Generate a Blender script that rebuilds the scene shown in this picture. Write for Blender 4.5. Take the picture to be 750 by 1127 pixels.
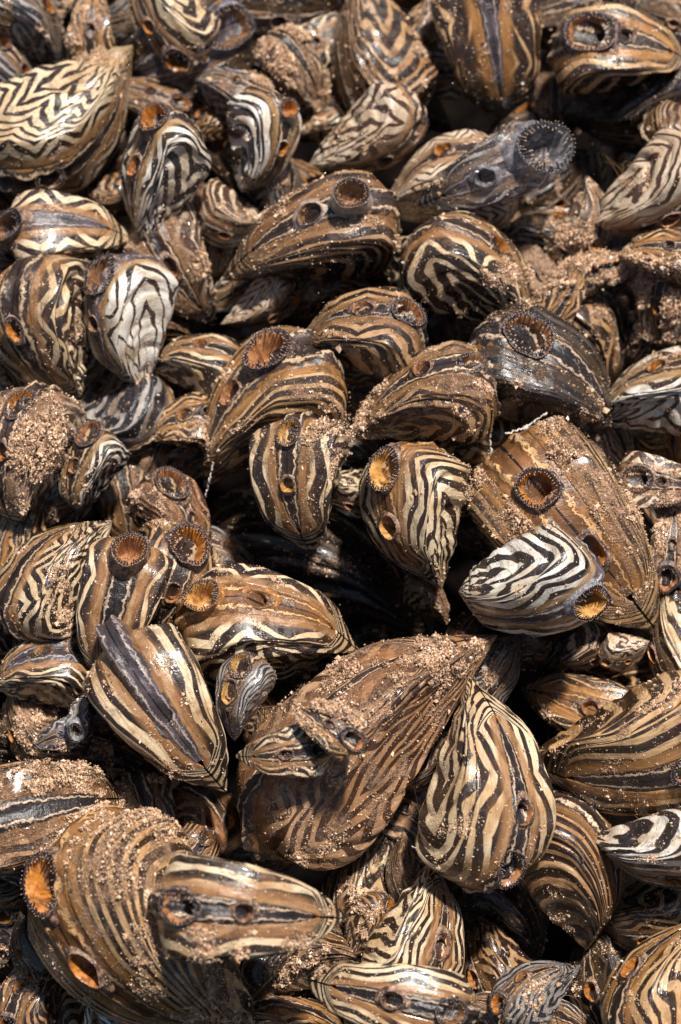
import bpy, math, random
import numpy as np
from mathutils import Vector, Matrix

scene = bpy.context.scene
for o in list(bpy.data.objects):
    bpy.data.objects.remove(o)
COL = scene.collection
R = math.radians

# ------------------------------------------------------------------ camera
PXW, PXH = 750.0, 1127.0
DIST = 0.35                      # metres from the lens to the colony
PX = 0.09 / PXW                  # one photo pixel at that distance
PITCH = R(70)
fwd = Vector((0, math.cos(PITCH), -math.sin(PITCH)))
rgt = Vector((1, 0, 0))
upv = rgt.cross(fwd)
campos = -fwd * DIST
cam_d = bpy.data.cameras.new('camera')
cam = bpy.data.objects.new('camera', cam_d)
COL.objects.link(cam)
cam.matrix_world = Matrix((( rgt.x, upv.x, -fwd.x, campos.x),
                           ( rgt.y, upv.y, -fwd.y, campos.y),
                           ( rgt.z, upv.z, -fwd.z, campos.z), (0, 0, 0, 1)))
cam_d.sensor_fit = 'HORIZONTAL'
cam_d.sensor_width = 24
cam_d.lens = 24 * DIST / 0.09
cam_d.clip_start = 0.01
cam_d.clip_end = 20
cam_d.dof.use_dof = True
cam_d.dof.focus_distance = 0.330
cam_d.dof.aperture_fstop = 25
scene.camera = cam

# ------------------------------------------------------------------ light
to_sun = (rgt * 0.20 + upv * 0.62 - fwd * 0.80).normalized()
sun_el = math.asin(to_sun.z)
sun_az = math.atan2(to_sun.x, to_sun.y)
world = bpy.data.worlds.new('World')
scene.world = world
world.use_nodes = True
wn = world.node_tree.nodes
wl = world.node_tree.links
wn.clear()
wo = wn.new('ShaderNodeOutputWorld')
wb = wn.new('ShaderNodeBackground')
ws = wn.new('ShaderNodeTexSky')
ws.sky_type = 'NISHITA'
ws.sun_disc = False
ws.sun_elevation = sun_el
ws.sun_rotation = sun_az
wb.inputs['Strength'].default_value = 0.05
wl.new(ws.outputs[0], wb.inputs[0])
wl.new(wb.outputs[0], wo.inputs[0])
sd = bpy.data.lights.new('sun', 'SUN')
sd.energy = 5.0
sd.angle = R(4)
sd.color = (1.0, 0.955, 0.89)
so = bpy.data.objects.new('sun', sd)
COL.objects.link(so)
so.rotation_euler = (-to_sun).to_track_quat('-Z', 'Y').to_euler()
scene.view_settings.view_transform = 'Standard'
scene.view_settings.look = 'None'
scene.view_settings.gamma = 1
scene.view_settings.exposure = 0.6

# ------------------------------------------------------------------ helpers
def ray_at(px, py):
    """unit-depth camera ray through a photo pixel"""
    return fwd + rgt * ((px - PXW / 2) * PX / DIST) + upv * ((PXH / 2 - py) * PX / DIST)

def depth_on_bed(px, py):
    """depth where that ray meets the colony's mean surface (world z = 0)"""
    r = ray_at(px, py)
    return -campos.z / r.z

def _h(ix, iy, iz, seed):
    n = (ix * 374761393 + iy * 668265263 + iz * 2147483647 % 1000003 * 97 + iz * 1274126177 + seed * 144269504) & 0xffffffff
    n = ((n ^ (n >> 13)) * 1274126177) & 0xffffffff
    return ((n ^ (n >> 16)) & 0xffff) / 65535.0

def vnoise(x, y, z, seed=0):
    x = np.asarray(x, float); y = np.asarray(y, float) + 0 * x; z = np.asarray(z, float) + 0 * x
    xi = np.floor(x).astype(np.int64); yi = np.floor(y).astype(np.int64); zi = np.floor(z).astype(np.int64)
    fx = x - xi; fy = y - yi; fz = z - zi
    fx = fx * fx * (3 - 2 * fx); fy = fy * fy * (3 - 2 * fy); fz = fz * fz * (3 - 2 * fz)
    r = 0
    for a in (0, 1):
        for b in (0, 1):
            for c in (0, 1):
                w = (fx if a else 1 - fx) * (fy if b else 1 - fy) * (fz if c else 1 - fz)
                r = r + w * _h(xi + a, yi + b, zi + c, seed)
    return r * 2 - 1

def fbm(x, y, z, seed=0, o=3):
    r = 0; a = 1; s = 0
    for k in range(o):
        r = r + a * vnoise(np.asarray(x) * 2 ** k, np.asarray(y) * 2 ** k, np.asarray(z) * 2 ** k, seed + k)
        s += a; a *= 0.5
    return r / s

def make_mesh(name, verts, faces, mat, parent=None, uv=None, smooth=True):
    me = bpy.data.meshes.new(name)
    verts = np.asarray(verts, np.float32)
    faces = [np.asarray(f, np.int32) for f in (faces if isinstance(faces, list) else [faces])]
    nl = sum(f.size for f in faces); npoly = sum(len(f) for f in faces)
    me.vertices.add(len(verts)); me.vertices.foreach_set('co', verts.ravel())
    me.loops.add(nl); me.polygons.add(npoly)
    loops = np.concatenate([f.ravel() for f in faces])
    me.loops.foreach_set('vertex_index', loops)
    starts = []; s = 0
    for f in faces:
        starts.append(s + np.arange(len(f)) * f.shape[1]); s += f.size
    me.polygons.foreach_set('loop_start', np.concatenate(starts).astype(np.int32))
    me.polygons.foreach_set('use_smooth', np.full(npoly, smooth))
    if uv is not None:
        l = me.uv_layers.new(name='UVMap')
        l.data.foreach_set('uv', np.asarray(uv, np.float32)[loops].ravel())
    me.update(calc_edges=True)
    me.validate()
    if mat: me.materials.append(mat)
    o = bpy.data.objects.new(name, me)
    COL.objects.link(o)
    if parent: o.parent = parent
    return o

def grid_faces(nu, nv, wrap=False, flip=False, off=0):
    i = np.arange(nu - 1)[:, None]; j = np.arange(nv if wrap else nv - 1)[None, :]
    j2 = (j + 1) % nv
    a = i * nv + j; b = (i + 1) * nv + j; c = (i + 1) * nv + j2; d = i * nv + j2
    q = np.stack([a, b, c, d], -1).reshape(-1, 4) + off
    return q[:, ::-1] if flip else q

# ------------------------------------------------------------------ materials
class NT:
    def __init__(s, name):
        s.m = bpy.data.materials.new(name); s.m.use_nodes = True
        s.t = s.m.node_tree; s.n = s.t.nodes; s.n.clear()
        s.out = s.n.new('ShaderNodeOutputMaterial')
        s.p = s.n.new('ShaderNodeBsdfPrincipled')
        s.t.links.new(s.p.outputs[0], s.out.inputs[0])
    def L(s, a, b): s.t.links.new(a, b)
    def put(s, v, inp):
        if hasattr(v, 'is_linked') or hasattr(v, 'links'): s.L(v, inp)
        elif isinstance(v, (tuple, list)):
            inp.default_value = tuple(v) + (1,) if len(v) == 3 and len(inp.default_value) == 4 else tuple(v)
        else: inp.default_value = v
    def math(s, op, a, b=0.0, c=0.0):
        n = s.n.new('ShaderNodeMath'); n.operation = op
        s.put(a, n.inputs[0]); s.put(b, n.inputs[1])
        if op in ('PINGPONG',): pass
        if op in ('MULTIPLY_ADD', 'SMOOTH_MAX'): s.put(c, n.inputs[2])
        return n.outputs[0]
    def uv(s):
        n = s.n.new('ShaderNodeUVMap'); q = s.n.new('ShaderNodeSeparateXYZ')
        s.L(n.outputs[0], q.inputs[0]); return n.outputs[0], q.outputs[0], q.outputs[1]
    def comb(s, a, b, c=0.0):
        n = s.n.new('ShaderNodeCombineXYZ')
        s.put(a, n.inputs[0]); s.put(b, n.inputs[1]); s.put(c, n.inputs[2]); return n.outputs[0]
    def obj(s, scale=1.0, loc=0.0):
        n = s.n.new('ShaderNodeTexCoord'); m = s.n.new('ShaderNodeMapping')
        s.L(n.outputs['Object'], m.inputs[0])
        m.inputs['Scale'].default_value = (scale,) * 3; m.inputs['Location'].default_value = (loc,) * 3
        return m.outputs[0]
    def noise(s, vec, scale, detail=3, rough=0.55, dist=0.0):
        n = s.n.new('ShaderNodeTexNoise'); s.put(vec, n.inputs['Vector'])
        n.inputs['Scale'].default_value = scale; n.inputs['Detail'].default_value = detail
        n.inputs['Roughness'].default_value = rough; n.inputs['Distortion'].default_value = dist
        return n.outputs[0]
    def vor(s, vec, scale, out='Distance', feat='F1'):
        n = s.n.new('ShaderNodeTexVoronoi'); s.put(vec, n.inputs['Vector']); n.feature = feat
        n.inputs['Scale'].default_value = scale; return n.outputs[out]
    def step(s, v, lo, hi, a=0.0, b=1.0):
        n = s.n.new('ShaderNodeMapRange'); n.interpolation_type = 'SMOOTHSTEP'
        s.put(v, n.inputs[0]); s.put(lo, n.inputs[1]); s.put(hi, n.inputs[2])
        n.inputs[3].default_value = a; n.inputs[4].default_value = b; return n.outputs[0]
    def mix(s, f, a, b, mode='MIX'):
        n = s.n.new('ShaderNodeMix'); n.data_type = 'RGBA'; n.blend_type = mode
        s.put(f, n.inputs[0]); s.put(a, n.inputs[6]); s.put(b, n.inputs[7]); return n.outputs[2]
    def bump(s, h, strength, dist, prev=None):
        n = s.n.new('ShaderNodeBump'); n.inputs['Strength'].default_value = strength
        n.inputs['Distance'].default_value = dist; s.put(h, n.inputs['Height'])
        if prev: s.L(prev, n.inputs['Normal'])
        return n.outputs[0]
    def normal_z(s):
        n = s.n.new('ShaderNodeNewGeometry'); q = s.n.new('ShaderNodeSeparateXYZ')
        s.L(n.outputs['Normal'], q.inputs[0]); return q.outputs[2]

PAL = {  # dark band, light band, periostracum (horn) tint
    'bw':    ((.010, .009, .013), (.80, .78, .72), (.30, .17, .07)),
    'cream': ((.014, .009, .008), (.74, .60, .40), (.29, .140, .055)),
    'gold':  ((.018, .010, .007), (.58, .38, .20), (.34, .155, .045)),
    'tan':   ((.050, .024, .016), (.70, .58, .44), (.30, .16, .08)),
    'brown': ((.016, .008, .006), (.44, .27, .14), (.20, .095, .035)),
    'red':   ((.050, .022, .014), (.50, .31, .18), (.27, .12, .05)),
    'grey':  ((.014, .013, .018), (.36, .34, .33), (.16, .11, .08)),
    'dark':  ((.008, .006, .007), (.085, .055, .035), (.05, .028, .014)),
}
SILT = (.64, .36, .21)

def shell_mat(seed, pal, freq, nf, amp, bias, silt, horn, L):
    s = NT('shell'); rnd = random.Random(seed)
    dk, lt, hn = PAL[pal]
    uv, g, t = s.uv()
    sc = 1.0 / L
    oc = s.obj(sc, rnd.uniform(-20, 20))
    # zigzag folds radiate from the umbo, colour bands follow the growth lines
    wob = s.noise(oc, 3.0, 2, .5)
    tt = s.math('MULTIPLY_ADD', t, nf, rnd.uniform(0, 9))
    tt = s.math('ADD', tt, s.math('MULTIPLY', wob, .30))
    tri = s.math('PINGPONG', tt, 1.0)
    tri = s.math('ADD', tri, s.math('MULTIPLY', s.math('PINGPONG', s.math('MULTIPLY', tt, 2.7), 1.0), .10))
    am = s.math('MULTIPLY', s.step(s.noise(oc, 2.2, 1, .5), .30, .62, .8, 1.5), amp * (1.15 if amp > .75 else 1))
    gd = s.math('POWER', s.math('MAXIMUM', s.math('SUBTRACT', 1.0, s.math('POWER', g, 3.0)), 0.0001), .68)
    ph = s.math('MULTIPLY_ADD', s.math('MULTIPLY_ADD', s.math('POWER', g, 9.0), .62, s.math('SUBTRACT', s.math('MULTIPLY', s.math('POWER', g, 1.3), .85), s.math('MULTIPLY', gd, .22))), freq * (.62 if pal in ('bw', 'cream', 'tan') else .74), rnd.uniform(0, 9))
    ph = s.math('ADD', ph, s.math('MULTIPLY', tri, am))
    ph = s.math('ADD', ph, s.math('MULTIPLY', s.noise(oc, 5.0, 3, .6), .20))
    ph = s.math('ADD', ph, s.math('MULTIPLY', s.noise(s.comb(s.math('MULTIPLY', g, 9.0), s.math('MULTIPLY', t, .7), seed * .37), 1.0, 1), .7))
    w = s.math('SINE', s.math('MULTIPLY', ph, 6.2832))
    fine = s.noise(s.comb(s.math('MULTIPLY', g, 60.0), s.math('MULTIPLY', t, 5.0), seed * .7), 1.0, 3, .6)
    w = s.math('ADD', w, s.math('MULTIPLY_ADD', fine, .9, -.45 + bias))
    w = s.math('ADD', w, s.math('MULTIPLY_ADD', s.noise(oc, 2.6, 2), 2.1, -1.24))
    band = s.step(w, -.12, .12)
    edge = s.step(w, -.40, .05)
    # tints inside the bands
    lite = s.mix(s.step(s.noise(oc, 4.0, 4, .6), .38, .68), lt, tuple(c * k for c, k in zip(lt, (.66, .53, .40))))
    lite = s.mix(s.math('MULTIPLY', fine, .32), lite, hn)
    mid = tuple(.72 * a + .28 * b for a, b in zip(dk, hn))
    c = s.mix(edge, dk, mid)
    c = s.mix(band, c, lite)
    hf = s.math('MULTIPLY', s.step(s.math('ADD', g, s.math('MULTIPLY', s.noise(oc, 4, 3), .25)), 1.09, 1.19), min(1, horn + .3))
    hf = s.math('MAXIMUM', hf, s.step(g, .976, .990, 0, .85))
    c = s.mix(hf, c, hn)
    hf2 = s.math('MULTIPLY', s.step(s.noise(oc, 1.7, 3, .6), .50, .74), .22 * horn)
    c = s.mix(hf2, c, s.mix(band, tuple(x * .25 for x in hn), hn))
    # growth checks, thin dark lines
    ln = s.noise(s.comb(s.math('MULTIPLY', g, 120.0), s.math('MULTIPLY', t, 1.6), seed * 1.3), 1.0, 2, .6)
    c = s.mix(s.step(ln, .60, .72, 0, .55), c, tuple(x * .22 for x in hn))
    c = s.mix(s.step(s.noise(s.comb(s.math('MULTIPLY', g, 260.0), s.math('MULTIPLY', t, 9.0), 3.1), 1.0, 2), .40, .68, 0, .30), c, tuple(x * .3 for x in hn))
    c = s.mix(s.step(s.noise(oc, 7.0, 5, .7), .52, .66, 0, .45), c, tuple(x * .18 for x in hn))
    # worn chalky spots
    c = s.mix(s.step(s.noise(oc, 13.0, 4, .7), .66, .74, 0, .5), c, (.5, .44, .38))
    # settled silt
    nz = s.normal_z()
    cl = s.math('ADD', s.noise(s.obj(900, seed), .32, 4, .65), s.math('MULTIPLY', s.noise(s.obj(1000, 3), 4.0, 3, .7), .45))
    lim = 1.25 - .42 * silt
    sm = s.step(s.math('ADD', cl, s.math('MULTIPLY', nz, .30)), lim, lim + .24)
    grain = s.noise(s.obj(1000, 1), 5.5, 3, .75)
    sc_ = s.mix(s.step(grain, .35, .68), tuple(x * .42 for x in SILT), tuple(min(1, x * 1.35) for x in SILT))
    c = s.mix(s.math('MULTIPLY', sm, .92), c, sc_)
    # bright specks of detritus
    vo = s.n.new('ShaderNodeTexVoronoi'); s.L(s.obj(1000, 7), vo.inputs['Vector']); vo.inputs['Scale'].default_value = 1.5
    rv = s.n.new('ShaderNodeSeparateXYZ'); s.L(vo.outputs['Color'], rv.inputs[0])
    sp = s.math('MULTIPLY', s.step(vo.outputs['Distance'], .10, .16, 1, 0), s.step(rv.outputs[0], .45, .47))
    c = s.mix(sp, c, (.72, .60, .50))
    s.put(c, s.p.inputs['Base Color'])
    rg = s.math('ADD', s.step(s.noise(oc, 20, 3), .3, .7, .16, .50), s.math('MULTIPLY', sm, .5))
    s.put(rg, s.p.inputs['Roughness'])
    s.p.inputs['Specular IOR Level'].default_value = .55
    s.put(s.math('MULTIPLY_ADD', sm, -.3, .32), s.p.inputs['Coat Weight']); s.p.inputs['Coat Roughness'].default_value = .10
    b = s.bump(ln, .4, .00014)
    b = s.bump(fine, .4, .0003, b)
    b = s.bump(s.noise(oc, 26, 4, .7), .35, .00025, b)
    b = s.bump(s.math('ADD', s.math('MULTIPLY', sm, grain), s.math('MULTIPLY', sm, .5)), 1.0, .00045, b)
    b = s.bump(sp, .8, .00012, b)
    s.L(b, s.p.inputs['Normal'])
    return s.m

def mantle_mat(seed, tone, L):
    """dark flesh between the valves with jagged cream lobes; u along the gape, v across it (-1..1)"""
    dk = {'d': (.012, .008, .008), 'b': (.022, .012, .009), 'o': (.10, .042, .014), 'g': (.040, .030, .034)}[tone]
    lt = {'d': (.48, .34, .24), 'b': (.58, .40, .25), 'o': (.64, .36, .15), 'g': (.36, .29, .26)}[tone]
    s = NT('mantle'); uv, u, v = s.uv(); rnd = random.Random(seed)
    oc = s.obj(1.0 / L, rnd.uniform(-9, 9))
    av = s.math('ABSOLUTE', v)
    n = s.noise(oc, 15, 4, .7)
    n2 = s.noise(oc, 5, 2, .5)
    e = s.math('ADD', av, s.math('MULTIPLY_ADD', n, .9, -.45))
    e = s.math('ADD', e, s.math('MULTIPLY_ADD', n2, .5, -.25))
    lobe = s.math('MULTIPLY', s.step(e, .46, .50), s.step(e, .70, .64))
    ed = s.math('MULTIPLY', s.step(e, .86, .93), .8)
    slit = s.step(s.math('ADD', av, s.math('MULTIPLY_ADD', n2, .10, -.05)), .03, .07, 1, 0)
    c = s.mix(s.step(n2, .4, .7), dk, tuple(min(1, 2.3 * x) for x in dk))
    c = s.mix(lobe, c, s.mix(s.step(n, .4, .65), tuple(x * .6 for x in lt), lt))
    c = s.mix(ed, c, (.24, .115, .035))
    c = s.mix(slit, c, (.006, .004, .004))
    gr = s.noise(s.obj(1000, 2), 4.5, 3, .7)
    dust = s.step(s.math('ADD', gr, s.math('MULTIPLY', s.noise(s.obj(1000, 5), .45, 2), .7)), 1.00, 1.08, 0, .9)
    c = s.mix(dust, c, (.62, .46, .34))
    s.put(c, s.p.inputs['Base Color'])
    s.p.inputs['Roughness'].default_value = .38
    b = s.bump(s.math('ADD', lobe, s.math('MULTIPLY', n, .6)), .8, .0004)
    b = s.bump(dust, .8, .0002, b)
    s.L(b, s.p.inputs['Normal'])
    return s.m

def siphon_mat(kind):
    col = {'dark': ((.020, .014, .020), (.20, .12, .08)), 'pale': ((.20, .15, .12), (.42, .32, .25)),
           'orange': ((.26, .10, .025), (.48, .22, .07)), 'grey': ((.09, .09, .11), (.26, .25, .27)),
           'brown': ((.05, .025, .016), (.30, .18, .11))}[kind]
    s = NT('siphon_skin'); uv, u, v = s.uv()
    n = s.noise(s.obj(1000), 1.1, 4, .65)
    c = s.mix(s.step(n, .38, .66), col[0], col[1])
    rim = s.step(v, .80, .93)
    c = s.mix(rim, c, (.028, .020, .030) if kind != 'orange' else (.10, .05, .03))
    sp = s.step(s.vor(s.obj(1000), 2.6), .20, .30, .85, 0)
    c = s.mix(s.math('MULTIPLY', sp, .8), c, (.55, .44, .36))
    s.put(c, s.p.inputs['Base Color']); s.p.inputs['Roughness'].default_value = .33
    s.p.inputs['Subsurface Weight'].default_value = .0
    s.L(s.bump(s.noise(s.obj(1000), 3, 4, .7), .6, .00025), s.p.inputs['Normal'])
    return s.m

def lining_mat(kind):
    a, b = {'o': ((.40, .15, .025), (.16, .05, .01)), 'y': ((.50, .27, .08), (.26, .11, .025)),
            'b': ((.20, .10, .05), (.08, .035, .015)), 'g': ((.24, .23, .24), (.09, .085, .09)),
            'r': ((.34, .15, .06), (.14, .05, .02))}[kind]
    s = NT('siphon_lining'); uv, u, v = s.uv()
    n = s.noise(s.comb(s.math('MULTIPLY', u, 14.0), s.math('MULTIPLY', v, 1.6), 0), 1.0, 3, .6)
    c = s.mix(s.step(n, .35, .65), a, b)
    n2 = s.noise(s.obj(1000), 1.4, 3, .6)
    c = s.mix(s.step(n2, .50, .70, 0, .6), c, tuple(min(1, x * 1.5 + .05) for x in a))
    s.put(c, s.p.inputs['Base Color']); s.p.inputs['Roughness'].default_value = .30
    s.p.inputs['Subsurface Weight'].default_value = .0
    s.p.inputs['Subsurface Radius'].default_value = (1, .4, .15)
    s.p.inputs['Subsurface Scale'].default_value = .0012
    s.L(s.bump(n, .6, .0003), s.p.inputs['Normal'])
    return s.m

def fringe_mat():
    s = NT('fringe'); uv, u, v = s.uv()
    c = s.mix(s.step(v, .55, .95), (.018, .014, .022), (.42, .30, .20))
    s.put(c, s.p.inputs['Base Color']); s.p.inputs['Roughness'].default_value = .3
    return s.m

def thin(m, a):
    m.node_tree.nodes['Principled BSDF'].inputs['Alpha'].default_value = a; return m
SIPH = {k: siphon_mat(k) for k in ('dark', 'pale', 'orange', 'grey', 'brown')}
LIN = {k: lining_mat(k) for k in 'oybgr'}
FRI = fringe_mat()
SIPH['film'] = thin(siphon_mat('grey'), .62); LIN['f'] = thin(lining_mat('g'), .60)
MAN = {}
def mantle_for(tone, L, seed):
    k = (tone, seed % 7)
    if k not in MAN: MAN[k] = mantle_mat(seed % 7 + 3, tone, .016)
    return MAN[k]

# ------------------------------------------------------------------ mussel geometry
UMBO = np.array((0.50, -0.01))
OUT = np.array([(-1.0, -.12, -.40), (-.75, -.30, -.37), (-.5, -.43, -.24), (-.27, -.475, -.07), (-.05, -.41, .07),
                (.2, -.27, .155), (.45, -.11, .195), (.72, .09, .185), (1.0, .27, .115)])

CUR = [OUT]
def vary_outline(seed):
    r = random.Random(seed * 31 + 5); o = OUT.copy()
    a, b, c, d = (r.uniform(-1, 1) for _ in range(4))
    o[:, 2] *= 1 + .16 * a
    o[4:8, 2] += .03 * b * np.array((.4, 1, 1, .5))          # hump or flat back
    o[0:3, 1] += .06 * c * np.array((.6, 1, .7)); o[2:5, 1] += .03 * d   # oblique or blunt end
    o[:, 1:] += np.array([[r.uniform(-.010, .010), r.uniform(-.010, .010)] for _ in range(len(o))])
    CUR[0] = o

def outline(t, post):
    OUT = CUR[0]
    """commissure curve in the (X, Z) plane, smooth through the control points"""
    ts = OUT[:, 0]; t = np.clip(np.asarray(t, float), -1, 1)
    res = []
    for k in (1, 2):
        ys = OUT[:, k].copy()
        if k == 2: ys[ys < 0] *= post
        d = np.gradient(ys, ts)
        i = np.clip(np.searchsorted(ts, t, 'right') - 1, 0, len(ts) - 2)
        h = ts[i + 1] - ts[i]; u = (t - ts[i]) / h
        res.append((2*u**3 - 3*u**2 + 1) * ys[i] + (u**3 - 2*u**2 + u) * h * d[i]
                   + (-2*u**3 + 3*u**2) * ys[i + 1] + (u**3 - u**2) * h * d[i + 1])
    return np.stack(res, -1)

def lens(t):
    f = ((1 - t) ** .62) * ((1 + t) ** .38)
    t0 = (.38 - .62) / 1.0
    return f / (((1 - t0) ** .62) * ((1 + t0) ** .38))

def dome(g, t, keel):
    a, b = .48, .74
    t0 = (a - b) / (a + b)
    p = ((1 + t) ** a) * ((1 - t) ** b) / (((1 + t0) ** a) * ((1 - t0) ** b))
    tri = np.clip(np.where(t < t0, (1 + t) / (1 + t0), (1 - t) / (1 - t0)), 0, 1) ** .85
    p = p * (1 - keel * .75) + tri * keel * .75
    q = g ** .85 * np.maximum(0, 1 - g ** 3.0) ** .68
    return p * q / .62

def valve(sign, W, G, post, seed, L, rough=1.0, tipk=1.0, kkv=None):
    nu, nv = 60, 56
    u = np.linspace(0, 1, nu)[:, None]; v = np.linspace(-1, 1, nv)[None, :]
    g = (1 - (1 - u) ** 1.8) + 0 * v
    g = .004 + .996 * g
    t = np.sin(v * math.pi / 2) * .9995 + 0 * u
    o = outline(t, post)
    X = UMBO[0] + g * (o[..., 0] - UMBO[0]); Z = UMBO[1] + g * (o[..., 1] - UMBO[1])
    # umbo hooks slightly
    Z = Z - .02 * (1 - g) ** 2
    kr = random.Random(seed * 17 + 1); kk = kr.uniform(.55, .95) if kkv is None else kkv; slope = kr.uniform(1.5, 2.6); sharp = kr.uniform(.010, .03)
    tk = kr.uniform(-.55, -.1)
    d1 = (1 - g) * 1.0
    d2 = (1 - t) * g * .55; d3 = (1 + t) * g * .40
    top = W * 1.02 * np.minimum(1, g * 1.25) ** kr.uniform(.72, 1.1) * (1 - .30 * np.abs(t - tk) ** 1.4)
    def smin(a, b, k): 
        h = np.clip(.5 + .5 * (b - a) / k, 0, 1); return b * (1 - h) + a * h - k * h * (1 - h)
    ramp = smin(smin(slope * d1 ** .86, 1.15 * d2 ** .80, .02), 1.3 * d3 ** .8, .02)
    kel = smin(ramp, top, sharp); kel = np.maximum(kel, 0) * (1 - .10 * (1 - d1) ** 8)
    Y = kel * kk + (1 - kk) * W * dome(g, t, .3) \
        + G * lens(t) * g ** 1.5 + .003
    # growth ridges and unevenness
    env = np.minimum(1, (1 - g) * 14) * np.minimum(1, g * 6) * (1 - t ** 8)
    rid = vnoise(g * 26, 0 * g, 0 * g + seed, 5) * .010 + vnoise(g * 9, t * .8, 0 * g + seed, 6) * .016
    lowf = fbm(X * 4 + seed, Z * 4, 0 * X + sign * 3.3, 2) * .022
    steps = (np.abs((g * (5 + seed % 3) + .15 * vnoise(t * 2, 0 * t, 0 * t + seed, 9)) % 1 - .5)) ** 3 * -.16
    Y = Y + env * (rid + lowf + steps) * rough
    Y = np.maximum(Y, .002 + .25 * G * lens(t) * g ** 1.5)
    # ragged rim
    X = np.where(X > .24, .24 + (X - .24) * tipk, X)
    P = np.stack([X, sign * Y, Z], -1)
    # lip: turn the rim inward as a thin edge
    o1 = outline(t[-1:], post); r = P[-1:].copy()
    lip1 = r.copy(); lip1[..., 1] -= sign * np.minimum(.010, np.abs(r[..., 1]) * .4)
    lip1[..., 0] = r[..., 0] + .001; lip1[..., 2] = UMBO[1] + .998 * (r[..., 2] - UMBO[1])
    lip2 = lip1.copy()
    lip2[..., 0] = r[..., 0] + .05 * (.1 - r[..., 0]); lip2[..., 2] = UMBO[1] + .94 * (r[..., 2] - UMBO[1])
    P = np.concatenate([P, lip1, lip2], 0)
    gg = np.concatenate([g, g[-1:] * 1.0, g[-1:] * 1.0], 0); t2 = np.concatenate([t, t[-1:], t[-1:]], 0)
    f = grid_faces(nu + 2, nv, flip=(sign < 0))
    return P.reshape(-1, 3) * L, f, np.stack([gg, t2], -1).reshape(-1, 2)

def frame_at(t, post, y=0.0):
    p = outline(np.array([t - .01, t, t + .01]), post)
    tg = p[2] - p[0]; tg = tg / np.linalg.norm(tg)
    n = np.array((-tg[1], tg[0]))
    if np.dot(n, p[1] - np.array((-.05, -.1))) < 0: n = -n
    P = Vector((p[1][0], y, p[1][1])); T = Vector((tg[0], 0, tg[1])); N = Vector((n[0], 0, n[1]))
    return P, T, N

def mantle_mesh(G, post, seed, L, rise, pits=()):
    nu, nv = 130, 33
    t = np.linspace(-.93, .93, nu)[:, None]; v = np.linspace(-1, 1, nv)[None, :]
    o = outline(t + 0 * v, post)
    h = G * lens(t) * .97 + .0025
    Y = h * v
    bulge = rise * np.sqrt(np.maximum(0, 1 - np.abs(v) ** 2.5)) * lens(t) - .012
    lob = (np.exp(-((np.abs(v) - .55) / .16) ** 2)) * (.012 + .016 * vnoise(t * 16, v * 1.5, 0 * t + seed, 4)) * lens(t)
    sc = 1 + bulge + .03 * fbm(t * 3.2 + seed, v * 1.3, 0 * t, 17, 2) * (1 - v ** 4) * lens(t) + lob + .006 * fbm(t * 14, v * 3, 0 * t + seed, 8)
    for pt, pr in pits:       # the flesh opens inside each siphon
        pc = outline(np.array([pt]), post)[0]
        dd = np.sqrt((o[..., 0] - pc[0]) ** 2 + (o[..., 1] - pc[1]) ** 2 + Y ** 2)
        sc = sc - .34 * np.clip((pr * .85 - dd) / (pr * .25), 0, 1)
    X = UMBO[0] + sc * (o[..., 0] - UMBO[0]); Z = UMBO[1] + sc * (o[..., 1] - UMBO[1])
    P = np.stack([X, Y, Z], -1)
    uv = np.stack([t + 0 * v, v + 0 * t], -1)
    return P.reshape(-1, 3) * L, grid_faces(nu, nv), uv.reshape(-1, 2)

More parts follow.
